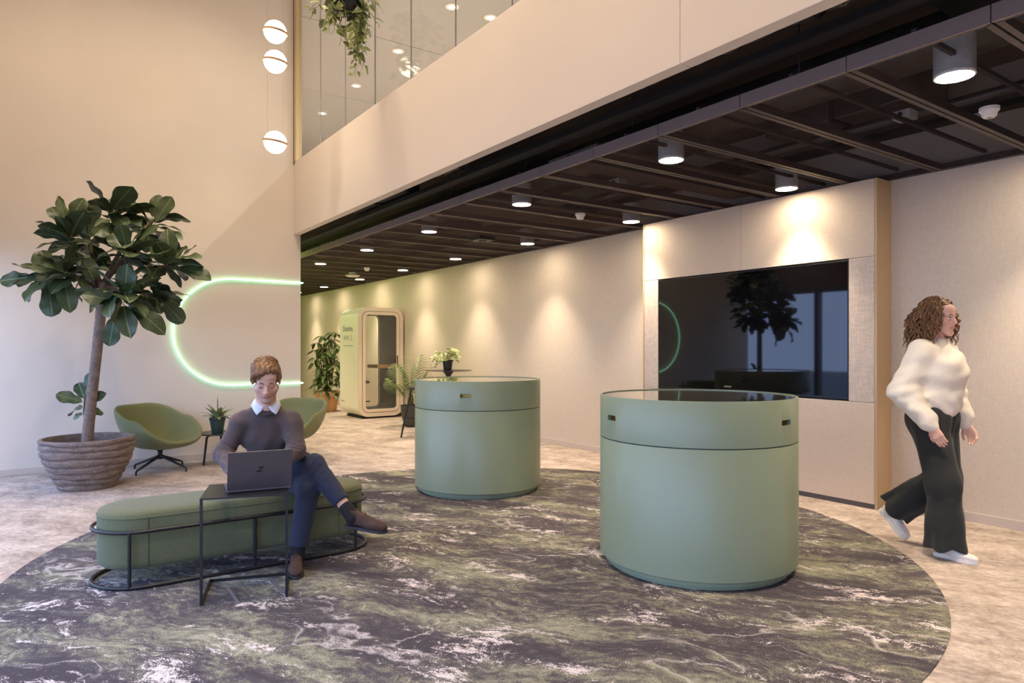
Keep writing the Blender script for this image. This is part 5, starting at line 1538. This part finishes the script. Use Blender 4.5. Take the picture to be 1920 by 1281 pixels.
beltp = [tuple(wsw + V3(math.sin(i * PI / 20) * .128, -math.cos(i * PI / 20) * .125, -.085) - V3(*WB)) for i in range(40)]
MB().tube(beltp, .010, 6, closed=True).build('waistband', M('dark_waistband', S(40, 40, 40), .8), wom)
sw_ = (M('white_sneaker', S(228, 222, 214), .7, var=(20, .08)), M('white_sneaker_sole', S(236, 230, 216), .6), M('white_lace', S(240, 238, 232), .8))
shoe(wom, WB, wl(.02, -.075, .0), (-.05, -1, 0), (0, 0, 1), sw_, .27, False)
toeL = wl(-.27, .075, 0.02); hl = wl(-.42, .075, .20)
shoe(wom, WB, hl, toeL - hl + V3(0, -.02, .01), (0, -.75, .66), sw_, .26, False)
# curly hair
hw_ = hair_mat('curly_brown_hair', S(74, 50, 34), S(150, 108, 68))
HRw = [HW.ell((0, -.030, .045), (.094, .108, .092), .01), HW.ell((0, -.090, -.06), (.105, .070, .12), .05), HW.ell((.0, -.105, -.16), (.125, .060, .08), .05), HW.ell((.085, -.03, -.06), (.03, .05, .11), .03), HW.ell((-.085, -.03, -.06), (.03, .05, .11), .03),
       HW.ell((0, .108, -.030), (.066, .078, .092), .012, 's')]
hairw = sdf_mesh('hair', HRw, .005, hw_, wom, WB, lambda P: .006 * np.sin(P[:, 2] * 130 + 2 * np.sin(P[:, 0] * 60)) * np.sin(P[:, 1] * 110 + P[:, 0] * 90))
rw = random.Random(17); lw = MB()
for i in range(240):
    az = rw.uniform(-2.55, 2.55) + PI      # all round except the face
    el = rw.uniform(-.1, 1.45)
    sx, sy, sz = math.sin(az) * math.cos(el), math.cos(az) * math.cos(el), math.sin(el)
    p0 = V3(sx * .092, -.030 + sy * .105, .045 + sz * .090)
    ln = rw.uniform(.14, .38) * (1.0 if el > .2 else .85); n_ = 22; ph = rw.uniform(0, 6.28); fr = rw.uniform(3.0, 5.0); am = rw.uniform(.007, .013)
    pts = []; outv = V3(sx, sy * .8 - .35, 0); outv = outv / (np.linalg.norm(outv) + 1e-6)
    for j in range(n_):
        t_ = j / (n_ - 1); s_ = t_ * ln
        q = p0 + outv * (.055 * math.sin(min(1, t_ * 1.4) * PI / 2) * math.cos(el) + .075 * t_ * max(0, math.sin(el))) + V3(0, -.03 * t_, .020 * math.sin(min(1, t_ * 3) * PI) * sz - max(0, s_ - .03 * sz))
        q = q + V3(math.cos(ph + t_ * fr * 6.28), math.sin(ph + t_ * fr * 6.28), .3 * math.sin(ph + t_ * fr * 6.28)) * am * min(1, t_ * 4)
        if q[1] > .05 and abs(q[0]) < .075 and q[2] < .07: q[0] = math.copysign(.078, q[0] if q[0] else 1)
        pts.append(tuple(HW.w(q) - V3(*WB)))
    m_ = lock(pts, rw.uniform(.004, .0065), 5); lw.add(m_.v, m_.f, True)
lo_ = lw.build('hair_locks', hw_, hairw, weld=False); lo_['kind'] = 'stuff'
eyew = M('eye_white', S(226, 220, 214), .25); iris = M('brown_iris', S(58, 42, 32), .2)
for s_ in (-1, 1):
    ey = MB().sphere(tuple(HW.w((s_ * .031, .0735, .0005)) - V3(*WB)), .0115, 16, 10).build('eye', eyew, wom)
    MB().sphere(tuple(HW.w((s_ * .031, .0818, .0005)) - V3(*WB)), .0046, 12, 8).build('iris', iris, ey)
    MB().tube([tuple(HW.w((s_ * x, y, z)) - V3(*WB)) for x, y, z in ((.013, .0925, .0220), (.024, .0895, .0270), (.036, .0820, .0265), (.046, .072, .0215))], [.0018, .0026, .0022, .001], 6).build('eyebrow', brow, wom)
    MB().tube([tuple(HW.w((s_ * x, y, z)) - V3(*WB)) for x, y, z in ((.018, .081, .006), (.026, .0845, .0095), (.034, .0848, .0095), (.044, .078, .006))], .0014, 6).build('eyelash', lash, wom)
